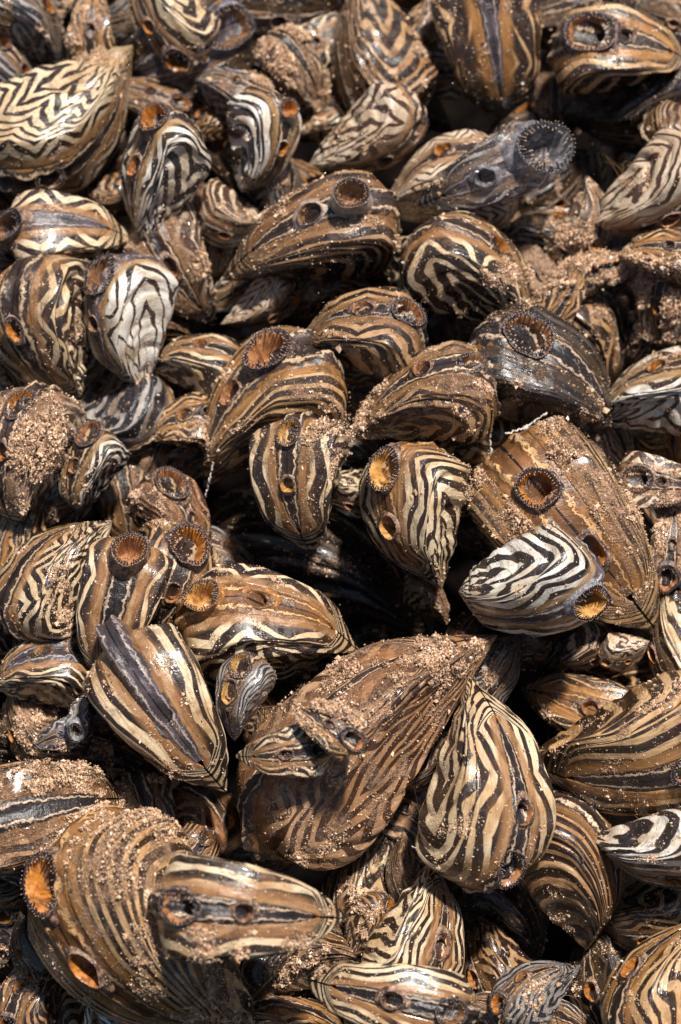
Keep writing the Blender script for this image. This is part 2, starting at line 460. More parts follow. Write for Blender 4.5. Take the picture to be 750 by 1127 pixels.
def siphon(parent, mat, lin, P, T, N, r, ext, asp, L, seed, teeth, flare=1.12, base=1.35):
    """tube with a rolled rim; its lining and its fringe of papillae are sub-parts"""
    P = P * L; r *= L * (.74 if teeth else .85); ext *= L * .75; B = N.cross(T).normalized()
    n = 44
    th = np.linspace(0, 2 * math.pi, n, endpoint=False)
    asp *= random.Random(seed).uniform(.92, 1.3)
    wob = 1 + .15 * vnoise(np.cos(th) * 1.4 + seed, np.sin(th) * 1.4, 0 * th, 3) + .025 * vnoise(np.cos(th) * 5 + seed, np.sin(th) * 5, 0 * th, 4)
    tw = vnoise(np.cos(th) * .9 + seed, np.sin(th) * .9, 0 * th, 13)
    def ring(rad, h, k=1.0):
        c = np.cos(th) * rad * wob * asp; s_ = np.sin(th) * rad * wob
        hh = h + k * .10 * r * tw
        return (np.array(P)[None] + c[:, None] * np.array(T)[None] + s_[:, None] * np.array(B)[None] + hh[:, None] * np.array(N)[None])
    prof = [(base, -.5 * r), (base * .97, -.1 * r), (1.12, ext * .25), (1.0, ext * .55), (1.0, ext * .85), (flare * .97, ext * 1.0), (flare * 1.0, ext + .04 * r), (flare * .97, ext + .08 * r), (.91 * flare, ext + .05 * r)]
    V = np.concatenate([ring(r * a, h) for a, h in prof])
    uv = np.concatenate([np.stack([th / 6.2832, np.full(n, k / (len(prof) - 1))], -1) for k in range(len(prof))])
    o = make_mesh('inhalant_siphon' if teeth else 'exhalant_siphon', V, grid_faces(len(prof), n, wrap=True, flip=True), mat, parent, uv)
    dp = [(.91 * flare, ext + .05 * r), (.86 * flare, ext - .06 * r), (.78, ext - .35 * r), (.68, ext - .8 * r), (.56, ext - 1.25 * r), (.38, ext - 1.5 * r), (.02, ext - 1.62 * r)]
    V = np.concatenate([ring(r * a, h) for a, h in dp])
    uv = np.concatenate([np.stack([th / 6.2832, np.full(n, k / 6)], -1) for k in range(len(dp))])
    make_mesh('lining', V, grid_faces(len(dp), n, wrap=True, flip=True), lin, o, uv)
    if teeth:
        rnd = random.Random(seed)
        VV = []; FF = []; UU = []; c0 = 0
        for row, (rr, cnt, ln, inward) in enumerate(((.89 * flare, 34, .24, 1.1), (.98 * flare, 44, .11, -.1))):
            for k in range(cnt):
                a = (k + rnd.uniform(-.25, .25)) / cnt * 6.2832 + row
                ct, st = math.cos(a), math.sin(a)
                wv = float(np.interp(a % 6.2832, th, wob)); tv = float(np.interp(a % 6.2832, th, tw))
                rad = T * (ct * asp) + B * st
                root = P + rad * (r * rr * wv) + N * (ext + (.08 if row != 1 else .11) * r + .10 * r * tv)
                l = ln * r * rnd.uniform(.55, 1.35) * (1.5 if row == 0 and k % 3 == 0 else 1)
                d = (-rad * inward + N * rnd.uniform(.5, .9) + (T * rnd.uniform(-1, 1) + B * rnd.uniform(-1, 1)) * .25).normalized()
                e1 = d.orthogonal().normalized(); e2 = d.cross(e1)
                w = r * (.042 if row == 0 else .034)
                for (f, hh) in ((1, -.1), (.95, .55), (.55, .92)):
                    for q in range(5):
                        an = q * 1.2566
                        VV.append(root + d * (l * hh) + (e1 * math.cos(an) + e2 * math.sin(an)) * (w * f)); UU.append((0, max(0, hh)))
                VV.append(root + d * l); UU.append((0, 1))
                for lv in (0, 1):
                    for q in range(5):
                        FF.append((c0 + lv * 5 + q, c0 + lv * 5 + (q + 1) % 5, c0 + lv * 5 + 5 + (q + 1) % 5, c0 + lv * 5 + 5 + q))
                for q in range(5):
                    FF.append((c0 + 10 + q, c0 + 10 + (q + 1) % 5, c0 + 15, c0 + 15))
                c0 += 16
        FFq = np.array([f for f in FF if f[2] != f[3]]); FFt = np.array([f[:3] for f in FF if f[2] == f[3]])
        make_mesh('fringe', np.array([tuple(v) for v in VV]), [FFq, FFt], FRI, o, UU)
    return o

# ------------------------------------------------------------------ the colony
MUS = []
def M(x, y, L, ang, roll, label, **k):
    d = dict(tilt=18, d=0, W=.25, G=.075, pal='cream', f=6.0, nf=3.0, amp=.8, bias=-.22, silt=.45, horn=.5,
             inh=(.115, .05), exh=(.07, .03), ti=-.08, te=.42, tone='b', sk='dark', lin='o', rise=.035, post=1.0, asp=1.12, lean=0)
    d.update(k); d['roll0'] = roll; roll = roll * 1.28 if 18 <= abs(roll) <= 50 else roll; d['W'] *= .80; d['L'] = L * 1.06; d['G'] *= 1.22; d.update(x=x, y=y, ang=ang, roll=roll, label=label, seed=len(MUS) + 1)
    MUS.append(d)

# ---- top band, farther away and soft in focus
M(78,128,215,46,-42,'large cream mussel with fine brown zigzags at upper left, slit along its lower side',d=10,W=.27,G=.07,pal='cream',f=9,nf=5,amp=.9,bias=0.45,silt=.3,horn=.2,inh=(.075,.02),exh=None,sk='brown',lin='b',ti=.1)
M(38,28,120,-62,60,'soft grey brown mussel with pale streaks in the top left corner',d=-15,pal='grey',f=5,silt=.3,sk='brown')
M(12,95,110,-70,55,'grey mussel cut off by the left edge beside the large cream zigzag mussel',d=-30,pal='grey',f=6,silt=.4)
M(102,28,100,88,5,'small golden mussel pointing up at top left with a round siphon at its lower end',d=15,pal='gold',silt=.7,inh=(.10,.04),tone='b',lin='r')
M(178,8,135,112,52,'bold black and cream striped mussel at the top edge, left of the purple one',d=5,pal='cream',f=5,amp=.5,bias=.1,silt=.3,W=.28)
M(186,58,165,205,10,'glossy purple black mussel with wide dark mantle and broad brown siphon near the top left',d=0,pal='dark',G=.15,tone='g',silt=.25,inh=(.15,.06),lin='b',sk='grey',W=.24)
M(318,8,165,8,-20,'dark mussel lying level under the top edge, right of the purple black one',d=-5,pal='dark',silt=.55,tone='d',lin='b')
M(405,52,175,92,72,'broad brown mussel standing upright at the top centre with faint vertical bands',d=-25,pal='brown',f=7,amp=.6,silt=.55,W=.3,horn=.9,inh=None)
M(543,52,190,-82,3,'black mussel with orange zigzag lines pointing down at the top, right of centre',d=20,pal='gold',bias=-.75,f=4.2,nf=2.2,amp=.9,W=.34,G=.05,tone='g',silt=.25,horn=.15,inh=(.085,.01),exh=None,lin='b',ti=.12,sk='brown')
M(695,56,150,-12,22,'orange brown mussel near the top right corner with a wide open fringed siphon',d=30,pal='gold',f=6,amp=.3,bias=-.2,G=.10,inh=(.17,.05),tone='b',silt=.45,W=.27,ti=.08,horn=.8,lin='r')
M(738,18,95,160,15,'pale silty mussel in the top right corner',d=10,pal='tan',silt=.9,lin='r')
M(168,202,150,-98,-46,'black and white zigzag mussel with orange siphon on top, right of the large cream one',d=25,pal='bw',f=5.5,nf=2.2,amp=1.1,bias=.0,silt=.15,horn=.1,inh=(.12,.07),tone='d',lin='o',W=.24)
M(250,98,92,160,-30,'small grey streaked mussel below the purple black one',d=0,pal='grey',f=6,silt=.7)
M(288,166,128,-112,52,'rounded black and white striped mussel with a brown rim on its right side',d=20,pal='bw',f=5,amp=.35,bias=.0,silt=.15,horn=.2,W=.30,sk='pale',inh=(.10,.1))
M(400,160,150,203,66,'white mussel blotched with brown, centre of the upper rows',d=5,pal='tan',f=3.4,nf=3,amp=1.0,bias=0.45,silt=.15,horn=.5,W=.27,inh=(.09,.02),lin='b')
M(487,202,160,203,-58,'tan and white chevron mussel with a silty upper edge beside the big grey siphon',d=15,pal='tan',f=7,nf=5,amp=1.3,bias=0.65,silt=.3,horn=.15,W=.30)
M(525,196,150,205,5,'grey brown mussel with a very large pale grey siphon stretched open',d=25,pal='grey',silt=.6,inh=(.225,.14),sk='film',lin='f',G=.10,exh=(.09,.05),tone='g',ti=-.2,W=.2)
M(700,118,175,187,55,'dark brown mussel with smooth flank at the right edge below the wide siphon mussel',d=-20,pal='dark',silt=.25,f=6,horn=1)
M(712,222,160,203,58,'white mussel with broken brown bars and an orange rim at the right edge',d=10,pal='tan',f=6,nf=3,amp=.7,bias=.6,silt=.35,horn=.3,W=.28)
M(602,262,125,176,-62,'bold black and white mussel half hidden below the big grey siphon',d=-5,pal='bw',f=4,nf=2.5,amp=.9,bias=.2,silt=.4,horn=.1)
M(650,232,80,95,-30,'small tan barred mussel standing left of the white barred one',d=0,pal='tan',f=5,amp=.2,silt=.6)
M(728,280,105,180,-25,'orange brown mussel with a round siphon at the right edge below the white barred one',d=5,pal='gold',silt=.5,lin='b',inh=(.14,.03))
# ---- second band
M(80,255,140,-6,22,'cream brown mussel with dark tilted siphon on its left, below the large cream one',d=15,pal='cream',f=5,silt=.35,bias=.1,inh=(.13,.10),exh=None,ti=-.2,sk='brown',lin='b',tone='g',W=.28)
M(257,242,92,-8,-38,'small brown and black barred mussel left of the long brown one',d=10,pal='tan',f=6,amp=.3,silt=.3,W=.3)
M(337,262,215,205,-22,'long brown mussel lying diagonally with a tall pale siphon tube at its upper end',d=30,pal='brown',f=7,amp=.4,silt=.45,inh=(.088,.17),sk='pale',lin='b',G=.07,W=.22,tone='b',horn=.9,ti=0.1)
M(455,292,125,150,-60,'cream mussel with broad black bars pressed against the dark chevron one',d=5,pal='cream',f=3.5,amp=.4,bias=.2,silt=.3,W=.25)
M(533,308,170,-50,62,'dark shiny mussel with pale chevrons right of centre in the upper half',d=15,pal='cream',f=4.0,nf=2.2,amp=1.3,bias=-.35,silt=.1,horn=.5,W=.28,inh=None)
M(200,300,155,-58,-12,'tan and brown mussel with ragged mantle pointing down to the white chevron one',d=15,pal='tan',f=6,silt=.65,tone='b',G=.08,inh=(.09,.03))
M(55,375,168,-64,-34,'tall brown mussel with cream zigzags and an orange hole at the left edge',d=20,pal='cream',f=6,nf=4,amp=.7,bias=-.1,silt=.4,inh=(.085,.04),ti=0.3,exh=None,horn=.7,sk='pale',lin='o',G=.12,W=.26,tone='b')
M(138,364,150,-76,-46,'bright white mussel with black hooked lines and a big dark siphon',d=20,pal='bw',f=3.5,nf=2.5,amp=1.2,bias=0.70,silt=.1,horn=.1,inh=(.15,.06),tone='g',G=.09,sk='dark',lin='b')
M(285,340,92,205,60,'small white mussel with thin brown chevrons left of centre',d=0,pal='tan',f=6,nf=3,amp=1.2,bias=.7,silt=.15)
M(212,398,112,183,-58,'black mussel with cream bars and a silty top edge left of the fringed siphon',d=20,pal='cream',f=4.5,amp=.5,bias=-.2,silt=.3,W=.3,inh=None,horn=.2)
M(390,366,145,192,-42,'brown and black barred mussel with two siphons along its upper edge, at the centre',d=30,pal='brown',f=6,nf=3,amp=.7,bias=.15,silt=.35,inh=(.13,.04),exh=(.09,.03),W=.33,G=.08,lin='r',tone='d',horn=.4)
M(280,454,205,-127,-46,'large golden brown mussel with a blue rimmed siphon on its left side',d=22,pal='gold',f=7,amp=.4,bias=-.1,silt=.6,inh=(.13,.09),G=.15,tone='b',W=.27,horn=.9,lin='r',ti=0.12,te=0.55)
M(463,438,170,207,-40,'silt topped mussel with dark zigzag side pointing left, just right of centre',d=35,pal='brown',f=6,nf=2.5,amp=.8,bias=.15,silt=.75,W=.27,inh=(.10,.02),G=.09,horn=.3,sk='brown',lin='r')
M(615,420,185,-38,34,'very dark brown mussel with a round brown siphon on top, right of centre',d=25,pal='dark',f=8,amp=.2,silt=.4,inh=(.155,.06),G=.11,W=.28,tone='d',lin='r',horn=.8,exh=None,ti=0.12)
M(655,385,145,-88,66,'blurred brown banded mussel standing behind the dark siphon one',d=-20,pal='brown',f=4,silt=.5,W=.3,horn=.8,inh=None)
M(718,432,155,203,-62,'white mussel with slim black chevrons at the right edge',d=10,pal='bw',f=7,nf=2.5,amp=1.3,bias=.35,silt=.25,horn=.15,W=.3)
M(126,470,125,178,62,'soft focus grey and black mussel with a silty crest at left',d=-5,pal='grey',f=4,nf=2,amp=.9,silt=.15,horn=.1,W=.33,inh=None)
M(200,468,84,200,-28,'small ridged mussel with two siphons beside the large golden one',d=22,pal='gold',f=5,silt=.5,G=.12,W=.33,inh=(.15,.04),exh=(.12,.04),horn=.3)
M(332,542,150,-82,-20,'upright black and tan mussel above the dark hollow, open siphon at upper left',d=45,pal='cream',f=6,amp=.5,bias=-.2,silt=.5,W=.32,G=.085,inh=(.105,.05),tone='b',lin='y')
M(458,574,165,-72,-38,'plump cream and black striped mussel with orange rim and open siphon, near centre',d=45,pal='cream',f=7,nf=2.4,amp=1.0,bias=0.25,silt=.12,W=.36,G=.09,inh=(.135,.05),exh=(.09,.05),lin='y',tone='o',sk='brown',horn=.35,te=.5,ti=0.0)
M(644,600,270,-50,2,'huge golden mussel with a bead fringed siphon and smaller round one, right of centre',d=20,pal='gold',f=9,amp=.3,bias=.1,silt=.85,W=.27,G=.10,inh=(.095,.045),exh=(.062,.04),tone='o',lin='o',horn=1,te=0.55,ti=0.1,kk=.35,plain=1)
M(736,534,100,-8,8,'small striped mussel with round pale siphon, right edge, above the huge golden one',d=15,pal='tan',f=6,silt=.4,G=.10,inh=(.17,.03),sk='brown',lin='r',ti=.05)
M(570,652,190,184,58,'black and white striped mussel on its side, a speckled siphon at its right end',d=45,pal='bw',f=6.5,nf=2.5,amp=1.0,bias=.1,silt=.25,W=.32,G=.06,inh=(.12,.09),exh=None,horn=.25,tone='g',sk='grey',lin='y',ti=-0.05,tipk=.42)
M(642,718,78,200,60,'small pale barred mussel below the right end of the black and white striped one',d=5,pal='tan',f=4,amp=.2,silt=.3,W=.33,inh=None)
M(692,716,60,20,-45,'tiny white and brown mussel beside the small pale barred one',d=8,pal='tan',f=3,silt=.2,W=.35,bias=.4)
M(566,712,72,170,30,'tiny black mussel in the gap at the tip of the long silty one',d=-30,pal='dark',silt=.2,W=.35)
M(704,622,200,-68,70,'tan ribbed mussel flank behind the huge golden one',d=-15,pal='tan',f=7,silt=.6,horn=.9,bias=.0,inh=None)
M(738,592,100,85,-10,'orange brown mussel with round siphon at the right edge, middle height',d=5,pal='tan',silt=.5,inh=(.15,.04),lin='r',f=4)
M(742,702,135,95,70,'thick cream and brown banded mussel cut by the right edge below middle height',d=0,pal='cream',f=4,amp=.2,silt=.3,W=.33,inh=None,bias=.2)
# ---- left side, middle
M(22,512,170,-95,-25,'silt covered mussel at the left edge with an orange siphon at its foot',d=10,pal='tan',silt=1.0,inh=(.10,.03),lin='o',W=.27)
M(92,524,110,-102,-30,'small dark mussel with white zigzags and a brown siphon, left side',d=22,pal='bw',f=7,nf=2.5,amp=1.0,silt=.4,inh=(.14,.05),lin='r',G=.10)
M(198,588,130,-75,30,'reddish brown silty mussel with a round fringed siphon at upper right',d=15,pal='red',silt=.75,inh=(.14,.05),lin='r',sk='brown')
M(178,654,150,-115,15,'brown mussel with a black beaded siphon around an orange mouth',d=22,pal='brown',silt=.5,inh=(.17,.08),G=.10,lin='o',ti=-.05)
M(62,622,160,42,62,'cream streaked black mussel lying diagonally at left, open siphon one beside it',d=25,pal='cream',f=6,nf=3,amp=1.3,bias=.0,silt=.45,W=.3,horn=.15,inh=None)
M(126,680,165,-104,-6,'dark upright mussel with cream stripes and a tall trumpet siphon, left side',d=42,pal='cream',f=7,amp=.5,bias=-.4,silt=.25,inh=(.135,.15),G=.09,W=.24,tone='d',sk='brown',lin='r',te=.35,exh=None,horn=.3)
M(180,672,90,-60,30,'small brown mussel with a smooth pale round opening left of the orange siphon',d=18,pal='gold',silt=.3,inh=None,exh=(.20,.08),sk='pale',lin='y',te=.1,G=.12)
M(252,620,110,-30,35,'silty pale mussel behind the orange siphon mussel',d=-30,pal='grey',silt=.75)
M(306,691,210,-16,26,'orange mussel with a short wide siphon tube at left and cream zigzags below',d=40,pal='cream',f=6,nf=3,amp=1.0,bias=-.1,silt=.35,inh=(.10,.12),exh=(.07,.02),tone='o',sk='orange',lin='y',G=.085,W=.25,horn=.5,te=.35)
M(263,770,95,-98,-26,'small pale striped mussel with two yellow siphons, in front of the orange one',d=70,pal='grey',f=8,nf=2,amp=.8,bias=.3,silt=.2,G=.11,inh=(.16,.05),exh=(.13,.05),lin='y',tone='b')
M(44,738,130,197,-30,'dark mussel with cream zigzag edge and a round tan siphon at the left edge',d=30,pal='cream',f=7,nf=3,amp=.8,silt=.3,inh=(.12,.04),sk='brown',lin='y',G=.11,tone='g')
M(190,792,205,-54,-6,'large mussel with grey violet mantle and gold and black striped sides, lower left',d=48,pal='cream',f=6,nf=2,amp=.5,bias=.15,silt=.3,W=.33,G=.07,tone='g',inh=None,exh=(.07,.0),te=.5,lin='b',sk='grey',horn=.4,rise=.14,kk=.5,plain=1)
M(64,812,66,200,-10,'tiny mussel with a fringed pale siphon left of the violet lobed one',d=35,pal='grey',f=5,silt=.3,inh=(.22,.08),lin='g',sk='grey')
M(88,786,50,80,10,'tiniest grey mussel perched above the tiny fringed one',d=45,pal='grey',f=3,silt=.1,inh=(.22,.1),lin='g',sk='grey')
M(55,893,215,10,6,'dark silt dusted mussel with a small white edged siphon at the lower left edge',d=20,pal='brown',f=8,silt=.7,W=.26,inh=(.075,.01),exh=None,ti=.05,tone='d',sk='pale',lin='b',horn=.4)
# ---- lower centre
M(402,806,350,39,38,'longest mussel, silty upper face and reddish brown flank, pointing to the upper right',d=35,pal='red',f=6.5,nf=4,amp=1.2,bias=.15,silt=.8,W=.21,G=.03,tilt=5,post=.62,inh=None,exh=None,horn=.5,kk=.8,tipk=1.0,rough=.35)
M(355,795,88,150,-6,'small dark mussel with two siphons sitting in silt on the longest one',d=150,pal='gold',f=6,bias=-.3,silt=.5,G=.11,inh=(.15,.04),lin='r')
M(308,828,105,186,8,'small striped mussel with pale oval siphon, lowest on the silty longest one',d=150,pal='cream',f=7,silt=.4,G=.09,inh=(.12,.03),lin='b',sk='brown')
M(537,856,225,98,-32,'tall cream and black chevron mussel right of the longest one, siphons at its foot',d=38,pal='cream',f=6,nf=2.2,amp=1.2,bias=0.20,silt=.25,W=.32,G=.055,inh=(.085,.03),exh=(.065,.02),te=.3,lin='r',tone='d',horn=.45,tilt=10)
M(640,965,180,-82,64,'brown ribbed mussel standing upright in shade at lower right',d=0,pal='brown',f=9,amp=.2,bias=-.2,silt=.3,W=.3,horn=.9,inh=None)
M(725,940,165,170,72,'black and white barred mussel at the lower right edge',d=12,pal='bw',f=6,amp=.3,bias=.0,silt=.3,W=.33,horn=.3,inh=None)
M(636,780,160,160,-10,'dark mussel with rusty orange mantle below the small pale barred one',d=-5,pal='gold',f=7,silt=.3,W=.26,G=.09,inh=(.08,.02),tone='o',bias=-.5,lin='o')
M(694,832,250,184,32,'large brown and gold mussel with a dark oval siphon, right side, lower third',d=5,pal='gold',f=7,amp=.3,silt=.5,W=.3,G=.07,inh=(.085,.02),exh=None,lin='b',horn=.9,ti=.15)
M(468,1025,160,82,-36,'plump mussel with fine black and cream lines and toothed siphon, bottom centre right',d=35,pal='cream',f=9,nf=3,amp=.8,bias=.0,silt=.2,W=.38,G=.075,inh=(.12,.03),exh=(.085,.02),lin='r',tone='b',horn=.3)
M(418,1096,180,167,4,'slim striped mussel with two siphons along its slit at the bottom edge',d=40,pal='cream',f=7,nf=2,amp=.8,bias=.0,silt=.15,W=.24,G=.06,inh=(.10,.04),exh=(.07,.03),tone='d',lin='b',horn=.2)
M(286,1004,205,-4,-2,'almond shaped cream and black striped mussel, two siphons in its slit, lower left',d=125,pal='cream',f=8,nf=2,amp=.7,bias=.1,silt=.35,W=.26,G=.065,inh=(.11,.03),exh=(.065,.03),tone='d',lin='r',horn=.35,te=.38)
M(165,1050,300,-38,-60,'biggest mussel at lower left, silty gold and black with a gaping orange siphon',d=25,pal='gold',f=9,nf=3,amp=.3,bias=.1,silt=.8,W=.32,G=.10,inh=(.10,.04),exh=(.07,.035),lin='o',tone='o',horn=.8,sk='brown',te=.35,ti=-.12,kk=.5,plain=1)
M(735,1075,190,52,48,'golden mussel with brown folds in the bottom right corner',d=20,pal='gold',f=5,bias=.3,silt=.3,W=.28,horn=1,inh=None)
M(592,1088,110,30,40,'grey striped mussel at the bottom edge, left of the golden corner one',d=15,pal='grey',f=6,bias=.2,silt=.5,W=.3)
M(545,1115,85,160,-20,'small silty striped mussel at the bottom edge beside the slim two siphon one',d=15,pal='tan',f=6,silt=.7,W=.3)
M(112,1118,60,100,30,'tiny pale mussel at the bottom edge under the biggest one',d=5,pal='bw',f=5,bias=.4,silt=.3,W=.33)
M(620,322,82,60,-20,'small golden barred mussel in the silt heap right of the dark chevron one',d=10,pal='gold',silt=.6,f=5,lin='y')
M(662,300,84,20,10,'small dark silty mussel at the top of the right silt heap',d=5,pal='dark',silt=.8)
# ---- in the shade underneath
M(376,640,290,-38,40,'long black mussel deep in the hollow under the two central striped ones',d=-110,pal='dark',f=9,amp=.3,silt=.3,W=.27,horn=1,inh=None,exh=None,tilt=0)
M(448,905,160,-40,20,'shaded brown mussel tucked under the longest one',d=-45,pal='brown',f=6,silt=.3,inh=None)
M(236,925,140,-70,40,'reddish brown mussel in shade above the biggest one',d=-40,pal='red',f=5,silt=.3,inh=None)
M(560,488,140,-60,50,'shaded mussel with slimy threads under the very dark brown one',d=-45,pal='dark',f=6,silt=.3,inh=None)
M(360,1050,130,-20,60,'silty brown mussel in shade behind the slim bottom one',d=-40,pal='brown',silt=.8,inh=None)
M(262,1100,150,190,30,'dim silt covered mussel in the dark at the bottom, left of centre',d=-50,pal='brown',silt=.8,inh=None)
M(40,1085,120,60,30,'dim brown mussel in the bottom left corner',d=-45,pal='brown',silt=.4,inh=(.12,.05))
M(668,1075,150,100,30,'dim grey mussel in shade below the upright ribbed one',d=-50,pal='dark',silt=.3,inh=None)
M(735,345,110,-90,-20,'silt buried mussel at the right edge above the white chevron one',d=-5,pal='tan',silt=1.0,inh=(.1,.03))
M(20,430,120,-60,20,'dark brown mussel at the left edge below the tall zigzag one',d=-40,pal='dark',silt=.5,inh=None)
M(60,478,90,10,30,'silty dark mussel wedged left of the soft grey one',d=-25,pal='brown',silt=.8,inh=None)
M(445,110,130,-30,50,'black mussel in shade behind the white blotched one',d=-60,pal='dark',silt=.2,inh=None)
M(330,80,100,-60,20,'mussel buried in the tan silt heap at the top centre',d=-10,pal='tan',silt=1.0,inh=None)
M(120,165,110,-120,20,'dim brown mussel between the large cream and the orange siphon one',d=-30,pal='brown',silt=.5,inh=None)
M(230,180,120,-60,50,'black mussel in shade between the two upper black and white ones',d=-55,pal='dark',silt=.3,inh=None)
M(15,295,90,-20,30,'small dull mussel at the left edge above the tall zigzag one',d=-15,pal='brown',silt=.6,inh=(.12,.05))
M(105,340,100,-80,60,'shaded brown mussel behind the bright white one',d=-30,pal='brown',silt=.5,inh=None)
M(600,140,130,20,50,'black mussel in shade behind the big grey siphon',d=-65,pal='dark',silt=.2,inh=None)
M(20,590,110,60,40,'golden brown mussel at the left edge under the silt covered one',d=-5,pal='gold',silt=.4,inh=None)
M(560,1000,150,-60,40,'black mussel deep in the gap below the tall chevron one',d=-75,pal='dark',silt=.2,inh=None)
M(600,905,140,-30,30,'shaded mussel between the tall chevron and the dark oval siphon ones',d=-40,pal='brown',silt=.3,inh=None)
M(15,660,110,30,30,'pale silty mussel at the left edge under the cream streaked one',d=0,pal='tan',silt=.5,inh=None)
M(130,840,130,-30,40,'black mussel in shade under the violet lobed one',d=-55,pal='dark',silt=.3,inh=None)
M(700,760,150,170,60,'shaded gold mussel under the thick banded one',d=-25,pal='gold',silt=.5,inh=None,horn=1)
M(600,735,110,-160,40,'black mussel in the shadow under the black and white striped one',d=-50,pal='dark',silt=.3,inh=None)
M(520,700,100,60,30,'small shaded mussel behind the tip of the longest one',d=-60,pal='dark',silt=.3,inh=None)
# FILL
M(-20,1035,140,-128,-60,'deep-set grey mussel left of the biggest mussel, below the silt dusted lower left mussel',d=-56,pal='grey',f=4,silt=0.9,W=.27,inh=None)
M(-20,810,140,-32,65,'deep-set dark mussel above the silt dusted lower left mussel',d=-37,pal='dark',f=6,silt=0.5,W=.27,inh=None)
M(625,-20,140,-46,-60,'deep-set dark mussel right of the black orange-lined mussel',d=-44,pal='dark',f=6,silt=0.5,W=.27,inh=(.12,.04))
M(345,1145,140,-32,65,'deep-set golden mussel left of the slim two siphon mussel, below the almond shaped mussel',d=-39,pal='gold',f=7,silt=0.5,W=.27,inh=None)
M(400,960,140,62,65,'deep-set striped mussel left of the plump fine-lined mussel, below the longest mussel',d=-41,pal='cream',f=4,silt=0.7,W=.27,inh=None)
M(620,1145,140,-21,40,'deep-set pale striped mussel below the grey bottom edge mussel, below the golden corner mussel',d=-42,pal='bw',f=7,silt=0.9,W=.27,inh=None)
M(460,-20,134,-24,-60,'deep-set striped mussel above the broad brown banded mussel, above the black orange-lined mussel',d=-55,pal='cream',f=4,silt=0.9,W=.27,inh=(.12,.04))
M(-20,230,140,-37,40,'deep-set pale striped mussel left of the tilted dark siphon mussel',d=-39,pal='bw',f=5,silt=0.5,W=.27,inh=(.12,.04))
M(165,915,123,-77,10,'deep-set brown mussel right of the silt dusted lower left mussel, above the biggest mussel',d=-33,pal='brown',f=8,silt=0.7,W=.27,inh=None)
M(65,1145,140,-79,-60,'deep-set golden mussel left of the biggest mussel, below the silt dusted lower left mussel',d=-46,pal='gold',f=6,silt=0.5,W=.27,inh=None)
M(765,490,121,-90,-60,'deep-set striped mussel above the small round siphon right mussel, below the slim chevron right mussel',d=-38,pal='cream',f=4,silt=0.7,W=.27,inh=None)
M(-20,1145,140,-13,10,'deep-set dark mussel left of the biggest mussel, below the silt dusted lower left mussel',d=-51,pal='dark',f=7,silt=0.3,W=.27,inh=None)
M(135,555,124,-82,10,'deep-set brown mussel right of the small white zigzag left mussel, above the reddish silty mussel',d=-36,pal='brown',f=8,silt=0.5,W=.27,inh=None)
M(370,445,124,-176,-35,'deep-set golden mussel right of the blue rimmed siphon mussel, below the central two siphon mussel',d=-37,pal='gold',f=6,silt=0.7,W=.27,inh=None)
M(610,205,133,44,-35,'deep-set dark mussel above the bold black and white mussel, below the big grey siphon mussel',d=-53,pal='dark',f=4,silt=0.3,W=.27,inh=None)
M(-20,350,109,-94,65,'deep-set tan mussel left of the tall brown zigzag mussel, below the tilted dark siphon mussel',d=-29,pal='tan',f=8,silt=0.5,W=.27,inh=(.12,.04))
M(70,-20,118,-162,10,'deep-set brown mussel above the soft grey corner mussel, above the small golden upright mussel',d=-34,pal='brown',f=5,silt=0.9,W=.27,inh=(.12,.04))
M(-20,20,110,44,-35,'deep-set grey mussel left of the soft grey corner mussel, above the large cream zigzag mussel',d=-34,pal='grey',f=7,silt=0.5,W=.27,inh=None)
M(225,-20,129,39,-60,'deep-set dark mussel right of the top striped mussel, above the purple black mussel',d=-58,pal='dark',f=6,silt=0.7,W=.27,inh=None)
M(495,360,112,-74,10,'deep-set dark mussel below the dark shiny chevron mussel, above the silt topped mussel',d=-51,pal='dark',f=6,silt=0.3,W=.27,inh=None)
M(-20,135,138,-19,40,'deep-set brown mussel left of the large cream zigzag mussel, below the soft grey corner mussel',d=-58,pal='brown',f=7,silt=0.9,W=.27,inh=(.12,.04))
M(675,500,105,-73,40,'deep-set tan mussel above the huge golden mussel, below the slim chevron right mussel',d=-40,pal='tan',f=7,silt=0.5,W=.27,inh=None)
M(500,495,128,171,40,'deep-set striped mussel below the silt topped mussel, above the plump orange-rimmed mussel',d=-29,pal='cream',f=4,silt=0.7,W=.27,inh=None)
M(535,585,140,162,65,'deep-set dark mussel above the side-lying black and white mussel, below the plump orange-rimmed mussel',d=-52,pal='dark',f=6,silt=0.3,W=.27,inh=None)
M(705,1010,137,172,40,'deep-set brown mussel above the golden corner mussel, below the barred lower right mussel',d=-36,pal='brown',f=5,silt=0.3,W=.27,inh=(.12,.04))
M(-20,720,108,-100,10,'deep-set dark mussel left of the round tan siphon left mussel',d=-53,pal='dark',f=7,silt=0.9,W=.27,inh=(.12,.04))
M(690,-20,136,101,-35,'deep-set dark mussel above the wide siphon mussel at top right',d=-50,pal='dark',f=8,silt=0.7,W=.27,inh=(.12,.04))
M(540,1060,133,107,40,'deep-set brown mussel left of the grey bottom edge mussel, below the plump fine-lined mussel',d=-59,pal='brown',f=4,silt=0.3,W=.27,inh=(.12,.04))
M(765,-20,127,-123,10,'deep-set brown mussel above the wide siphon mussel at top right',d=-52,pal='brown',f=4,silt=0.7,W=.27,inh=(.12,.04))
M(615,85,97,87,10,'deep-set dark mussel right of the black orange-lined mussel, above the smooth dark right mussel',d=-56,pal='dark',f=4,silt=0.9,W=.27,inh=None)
M(385,495,108,-21,40,'deep-set grey mussel right of the upright black and tan mussel, below the silt topped mussel',d=-35,pal='grey',f=4,silt=0.3,W=.27,inh=None)
